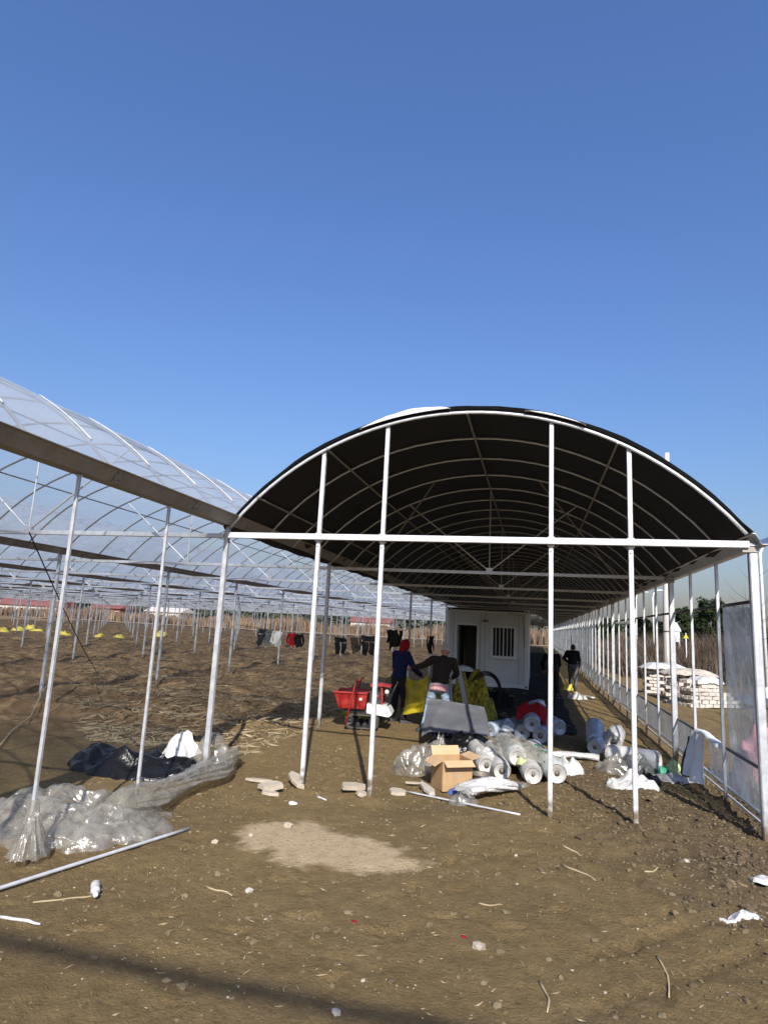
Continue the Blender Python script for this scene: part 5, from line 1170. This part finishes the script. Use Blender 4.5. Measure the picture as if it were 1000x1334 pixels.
def house(label, x, y, w, d, h, rh, wall, roof, rz=0.0, nw=4):
    t = thing('house', label, 'house', (x, y, gz(x, y)), rz)
    MB().box((0, 0, h / 2 - .3), (w, d, h + .6)).build('wall', wall, t)
    mb = MB(); e = min(.4, w * .1); z = h; mb.add([(-w/2-e, -d/2-e, z), (w/2+e, -d/2-e, z), (w/2+e, d/2+e, z), (-w/2-e, d/2+e, z), (-w/2-e, 0, z + rh), (w/2+e, 0, z + rh), (-w/2-e, -d/2-e, z-.12), (w/2+e, -d/2-e, z-.12), (w/2+e, d/2+e, z-.12), (-w/2-e, d/2+e, z-.12)], [(0, 1, 5, 4), (2, 3, 4, 5), (1, 2, 5), (3, 0, 4), (9, 8, 7, 6), (6, 7, 1, 0), (7, 8, 2, 1), (8, 9, 3, 2), (9, 6, 0, 3)]); mb.build('roof', roof, t)
    for k in range(nw):
        xx = -w / 2 + w * (k + .5) / nw
        o = MB().box((xx, -d / 2 - .02, h * .55), (min(1.4, w / nw * .5), .06, h * .35)).build('window', 'cabin_trim', t); MB().box((xx, -d / 2 - .06, h * .55), (min(1.2, w / nw * .42), .03, h * .29)).build('pane', 'window_glass', o)
house('long low house with bright red roof far left beyond the plots', -112, 122, 16, 7, 2.4, 1.6, 'house_wall', 'house_red', .1, 6)
house('brick red house right of the long red roofed house', -94, 126, 8, 6, 2.6, 1.0, 'house_red', 'house_red', 0, 5)
house('small pale house beside the brick red house', -80, 128, 9, 6, 2.4, 1.0, 'house_wall', 'house_wall', 0, 3)
house('orange red roofed shed far behind the washing line', -36, 150, 10, 6, 2.6, 1.3, 'house_wall', 'house_red', 0, 3)
house('white shed with small roof between utility pole and dark trees', 13.1, 40, .6, .8, 2.7, .5, 'cabin_trim', 'cabin_panel', .4, 1)
house('pink walled building beyond the corner post at the picture edge', 20.5, 26, 6, 8, 5.4, .6, 'house_pink', 'house_red', .1, 3)

# trees and brush
def leaf_tree(label, x, y, h, rx, seed, m_='leaf_dark', nclump=80, per=80, leaf=.32, group=None, trunk_h=.3):
    r_ = random.Random(seed); t = thing('tree', label, 'tree', (x, y, gz(x, y)), r_.uniform(0, 6), group)
    mb = MB(); mb.tube([(0, 0, -.3), (.1, .05, h * .3), (0, .1, h * .62), (.1, 0, h * .85)], [h * .022, h * .018, h * .012, h * .005], 8)
    cl = []
    for k in range(nclump):
        a = r_.uniform(0, 2 * math.pi); zz = r_.uniform(0, 1); rr = math.sin(math.pi * (0.12 + .80 * zz)) ** .6 * rx * r_.uniform(.25, 1.0)
        cl.append(Vector((rr * math.cos(a), rr * math.sin(a), h * (trunk_h + (1 - trunk_h) * zz * .97))))
    for c_ in cl[::4]: mb.tube([(0, .05, max(h * .2, c_.z * .72)), c_ * .6 + Vector((0, 0, c_.z * .32)), c_], [h * .007, h * .005, h * .002], 5)
    mb.build('trunk', 'bark', t, True)
    V_, F_ = [], []
    for c_ in cl:
        cs = rx * r_.uniform(.16, .34)
        for _ in range(per):
            d = Vector((r_.gauss(0, 1), r_.gauss(0, 1), r_.gauss(0, .75))); p = c_ + d.normalized() * cs * r_.random() ** .45
            u = Vector((r_.gauss(0, 1), r_.gauss(0, 1), r_.gauss(0, 1))).normalized(); w = u.orthogonal().normalized(); s_ = leaf * r_.uniform(.5, 1.2); o_ = len(V_)
            V_ += [tuple(p - u * s_), tuple(p + w * s_ * .45), tuple(p + u * s_), tuple(p - w * s_ * .45)]; F_.append((o_, o_ + 1, o_ + 2, o_ + 3))
    MB().add(V_, F_).build('crown', m_, t)
    return t
leaf_tree('broad dark evergreen tree, larger of the two behind the reeds', 27.6, 88, 7.5, 2.7, 1, nclump=110, per=90, leaf=.26)
leaf_tree('dark evergreen tree left of the broadest one behind the reeds', 24.3, 90, 6.4, 1.7, 2, leaf=.24)
leaf_tree('dark evergreen tree hidden partly by the wall film', 32.5, 92, 6.6, 3.2, 3)
leaf_tree('low dark tree just right of the utility pole', 22.0, 95, 4.4, 1.6, 4, nclump=50)
leaf_tree('low dark tree just left of the utility pole', 19.6, 96, 4.8, 1.9, 5, nclump=50)
leaf_tree('low dark tree second left of the utility pole', 15.0, 98, 4.4, 2.0, 8, nclump=50)
leaf_tree('reddish brown leafless looking tree behind the corner post', 16.2, 24, 6.6, 1.6, 6, 'brush', 46, 30, .2)
def reeds(name, label, regions, n, hlo, hhi, m_, seed, w=.03, lean=.25, step=1):
    r_ = random.Random(seed); V_, F_ = [], []
    for _ in range(n):
        x0, x1, y0, y1 = r_.choice(regions); x, y = r_.uniform(x0, x1), r_.uniform(y0, y1)
        h = r_.uniform(hlo, hhi) * (0.55 + .75 * (0.5 + .5 * math.sin(x * .31 + y * .2 + seed) * math.cos(x * .13 - y * .17))); z = gz(x, y); a = r_.uniform(0, math.pi); ww = w * r_.uniform(.6, 1.4)
        lx, ly = r_.gauss(0, lean) * h, r_.gauss(0, lean) * h; cx, sx = math.cos(a) * ww, math.sin(a) * ww; o_ = len(V_)
        V_ += [(x - cx, y - sx, z), (x + cx, y + sx, z), (x + lx * .4 + cx * .8, y + ly * .4 + sx * .8, z + h * .6), (x + lx * .4 - cx * .8, y + ly * .4 - sx * .8, z + h * .6), (x + lx, y + ly, z + h)]
        F_ += [(o_, o_ + 1, o_ + 2, o_ + 3), (o_ + 3, o_ + 2, o_ + 4)]
        if r_.random() < .5:
            o2 = len(V_); bx_, by_, bz = x + lx * .3, y + ly * .3, z + h * .5; dx, dy = r_.gauss(0, .3) * h * .6, r_.gauss(0, .3) * h * .6
            V_ += [(bx_ - cx * .6, by_ - sx * .6, bz), (bx_ + cx * .6, by_ + sx * .6, bz), (bx_ + dx, by_ + dy, bz + h * .3)]; F_.append((o2, o2 + 1, o2 + 2))
    o = MB().add(V_, F_).build(name, m_); o['kind'] = 'stuff'; o['label'] = label
reeds('dry_reeds', 'band of dry tan reeds beyond the plots', [(-170, -60, 100, 112), (-60, 5, 98, 108), (-170, 5, 99, 104)], 16000, 1.2, 2.4, 'reed', 3, .09, .12)
reeds('dry_brush', 'tangled dry brown brush beyond the block stacks', [(11.2, 24, 28, 60), (10.8, 18, 24, 40), (12, 30, 40, 80)], 9000, 1.2, 2.7, 'brush', 5, .022, .25)
reeds('roadside_brush', 'low brown scrub along the outside of the wall', [(8.5, 14, 42, 95), (8.2, 10.5, 26, 60)], 4500, .7, 1.7, 'brush', 6, .03, .25)
reeds('weeds', 'weeds growing outside behind the wall film', [(6.5, 7.3, .2, 1.9), (6.6, 8.2, -.6, .8)], 260, .25, .6, 'weed', 7, .008, .35)
o = reeds('far_scrub', 'dry tan scrub beyond the end of the black roofed bay', [(-10, 40, 100, 125)], 3500, 1.4, 3.0, 'reed', 8, .10, .12)
def treeline(name, label, y, x0, x1, h, seed, m_, n):
    r_ = random.Random(seed); V_, F_ = [], []
    for _ in range(n):
        x = r_.uniform(x0, x1); hh = h * (.5 + .9 * float(vn(np.array([x * .05]), np.array([1.5]), 0, seed)[0])); p = Vector((x, y + r_.uniform(-6, 6), gz(x, y) + hh * r_.random() ** .7)); s_ = r_.uniform(.4, 1.2)
        u = Vector((r_.gauss(0, 1), r_.gauss(0, 1), r_.gauss(0, 1))).normalized(); w = u.orthogonal().normalized(); o_ = len(V_)
        V_ += [tuple(p - u * s_), tuple(p + w * s_), tuple(p + u * s_), tuple(p - w * s_)]; F_.append((o_, o_ + 1, o_ + 2, o_ + 3))
    o = MB().add(V_, F_).build(name, m_); o['kind'] = 'stuff'; o['label'] = label
treeline('far_treeline', 'far dull green wood along the horizon', 260, -330, 120, 7, 3, 'leaf_far', 9000)

# bare saplings behind the right wall
for i, (x, y, h) in enumerate(((9.6, 11.0, 4.2), (8.9, 9.4, 3.4))):
    r_ = random.Random(40 + i); t = thing('sapling', ['thin bare sapling outside the wall near the corner post', 'slender leafless sapling outside the wall, nearer the upper rail'][i], 'sapling', (x, y, gz(x, y)))
    MB().tube([(0, 0, -.1), (.05, 0, h * .4), (-.05, .05, h * .75), (.1, 0, h)], [.02, .015, .009, .003], 6).build('trunk', 'twig', t, True)
    mb = MB()
    for k in range(11):
        z0 = h * r_.uniform(.3, .95); a = r_.uniform(0, 6.28); ln = r_.uniform(.3, .8); mb.tube([(0, 0, z0), (ln * .5 * math.cos(a), ln * .5 * math.sin(a), z0 + ln * .25), (ln * math.cos(a), ln * math.sin(a), z0 + ln * .7)], [.006, .004, .002], 4)
    mb.build('branches', 'twig', t, True)

# ------------------------------------------------------------------ small litter on the yard
def stone(name, x, y, s_, seed, m_, label, cat, sq=(1, 1, .6)):
    r_ = random.Random(seed); v0, f0 = ICO1; mb = MB()
    mb.add([(v[0] * s_ * sq[0] * r_.uniform(.8, 1.2), v[1] * s_ * sq[1] * r_.uniform(.8, 1.2), v[2] * s_ * sq[2] * r_.uniform(.8, 1.2)) for v in v0], f0.tolist())
    o = mb.build(name, m_, None, False, (x, y, gz(x, y) + s_ * sq[2] * .45), (0, 0, r_.uniform(0, 6))); tag(o, label, cat)
stone('stone', 1.63, -1.33, .055, 1, 'slab', 'pale round stone above the sand patch', 'stone')
stone('stone', 5.28, -.89, .032, 2, 'pale_stone', 'small white stone on the clods near the corner post', 'stone')
stone('stone', 1.89, -2.74, .035, 3, 'pale_stone', 'white angular stone below the sand patch', 'stone')
stone('stone', 3.61, -3.02, .045, 4, 'stone', 'tan stone near the bottom centre', 'stone')
stone('stone', 1.20, -1.98, .035, 5, 'slab', 'small tan stone beside the steel pipe end', 'stone')
stone('stone', 1.42, -1.72, .028, 6, 'slab', 'little pale stone at the left rim of the sand', 'stone')
stone('stone', 2.95, -3.95, .03, 7, 'pale_stone', 'pale pebble at the bottom edge of the picture', 'stone')
stone('red_scrap', 2.76, -2.95, .022, 8, 'red_cloth', 'small red scrap lying left of centre', 'scrap', (1.5, .8, .25))
stone('red_scrap', 3.50, -2.90, .022, 9, 'red_cloth', 'small red scrap above the tan stone', 'scrap', (1.2, .9, .25))
bt = thing('plastic_bottle', 'crushed white plastic bottle on the soil before the steel pipe', 'bottle', (.84, -3.1, gz(.84, -3.1) + .03), math.radians(-52))
mb = MB(); prof = [(.028, 0), (.033, .01), (.032, .07), (.024, .09), (.033, .11), (.032, .14), (.014, .165), (.013, .18)]; mb.lathe(prof, 14, (0, 0, 0), Matrix.Rotation(math.pi / 2, 3, 'Y')); mb.build('bottle_body', 'white_plastic', bt, True)
MB().lathe([(.017, .178), (.017, .20), (0, .20)], 12, (0, 0, 0), Matrix.Rotation(math.pi / 2, 3, 'Y')).build('cap', 'white_film', bt, True)
def stick(x0, y0, x1, y1, r, m_, label, bend=.03):
    pts = []
    for k in range(7):
        t = k / 6; x, y = x0 + (x1 - x0) * t + bend * math.sin(math.pi * t), y0 + (y1 - y0) * t - bend * .5 * math.sin(2 * math.pi * t); pts.append((x, y, gz(x, y) + r * .9))
    o = MB().tube(pts, [r, r * 1.1, r, r * .95, r * 1.05, r * .9, r * .6], 6).build('stick', m_, None, True); tag(o, label, 'stick')
stick(4.18, -1.30, 4.44, -1.62, .008, 'straw', 'long pale stick lying before the third front post')
stick(4.86, -1.33, 5.0, -1.15, .007, 'straw', 'short pale stick before the fourth front post')
stick(4.71, -2.75, 4.70, -3.2, .006, 'straw', 'upright seeming dry stalk in the lower right yard')
stick(1.55, -2.78, 1.82, -2.88, .006, 'straw', 'thin dry stalk left of the white stone')
stick(4.2, -.8, 4.36, -.95, .006, 'straw', 'dry stalk between the third and fourth front posts')
stick(3.98, -3.30, 4.02, -3.62, .007, 'straw', 'pale stick at the bottom centre')
stick(3.55, -2.35, 3.72, -2.3, .006, 'straw', 'short stalk in the middle of the yard')
stick(.62, -3.45, .95, -3.15, .006, 'straw', 'dry stalk lying below the steel pipe')
stick(.60, -3.72, .90, -3.7, .010, 'white_plastic', 'white cable end lying at the left picture edge', .01)
stick(1.55, -.22, 1.68, -.3, .012, 'white_plastic', 'short white stub beside the first front post', .0)
o = place(heap(5.45, -1.93, .13, .06, .028, 201, 26, 60, .2, 16, .6, .6, .4), 'white_scrap', 'white_plastic', 'torn white plastic scrap on the soil at the lower right', 'scrap', (5.43, -1.93, 0))
o = place(heap(5.75, -.95, .09, .06, .03, 202, 12, 26, .2, 9, .5, .35, .4), 'white_scrap', 'white_plastic', 'small white scrap at the foot of the corner post', 'scrap', (5.80, -1.2, 0))
o = place(heap(1.4, -.15, .05, .03, .02, 203, 10, 20, .2, 9, .5, .35, .4), 'white_scrap', 'white_plastic', 'small white flake beside the slabs', 'scrap', (1.38, -.55, 0))

# unseen cable and poles added behind the viewer to cast the foreground shadow band
for x, lab in ((-26, 'unseen pole added behind the viewer to the left to carry the shadow cable'), (32, 'unseen pole added behind the viewer to the right to carry the shadow cable')):
    t = thing('shadow_cable_pole', lab, 'pole', (x, -14.55, gz(x, -14.55))); MB().tube([(0, 0, -.4), (0, 0, 9.4)], [.16, .11], 12).build('shaft', 'wood', t, True); MB().bar((-.5, 0, 8.4), (.5, 0, 8.4), .1, .1).build('shadow_cable_cross_arm', 'wood', t)
mb = MB().tube([(-26 + 58 * k / 30, -14.55, 8.5 - .5 * math.sin(math.pi * k / 30)) for k in range(31)], .046, 8); o = mb.build('shadow_cable', 'rubber', None, True); tag(o, 'unseen cable added behind the viewer to cast the foreground shadow band', 'cable')
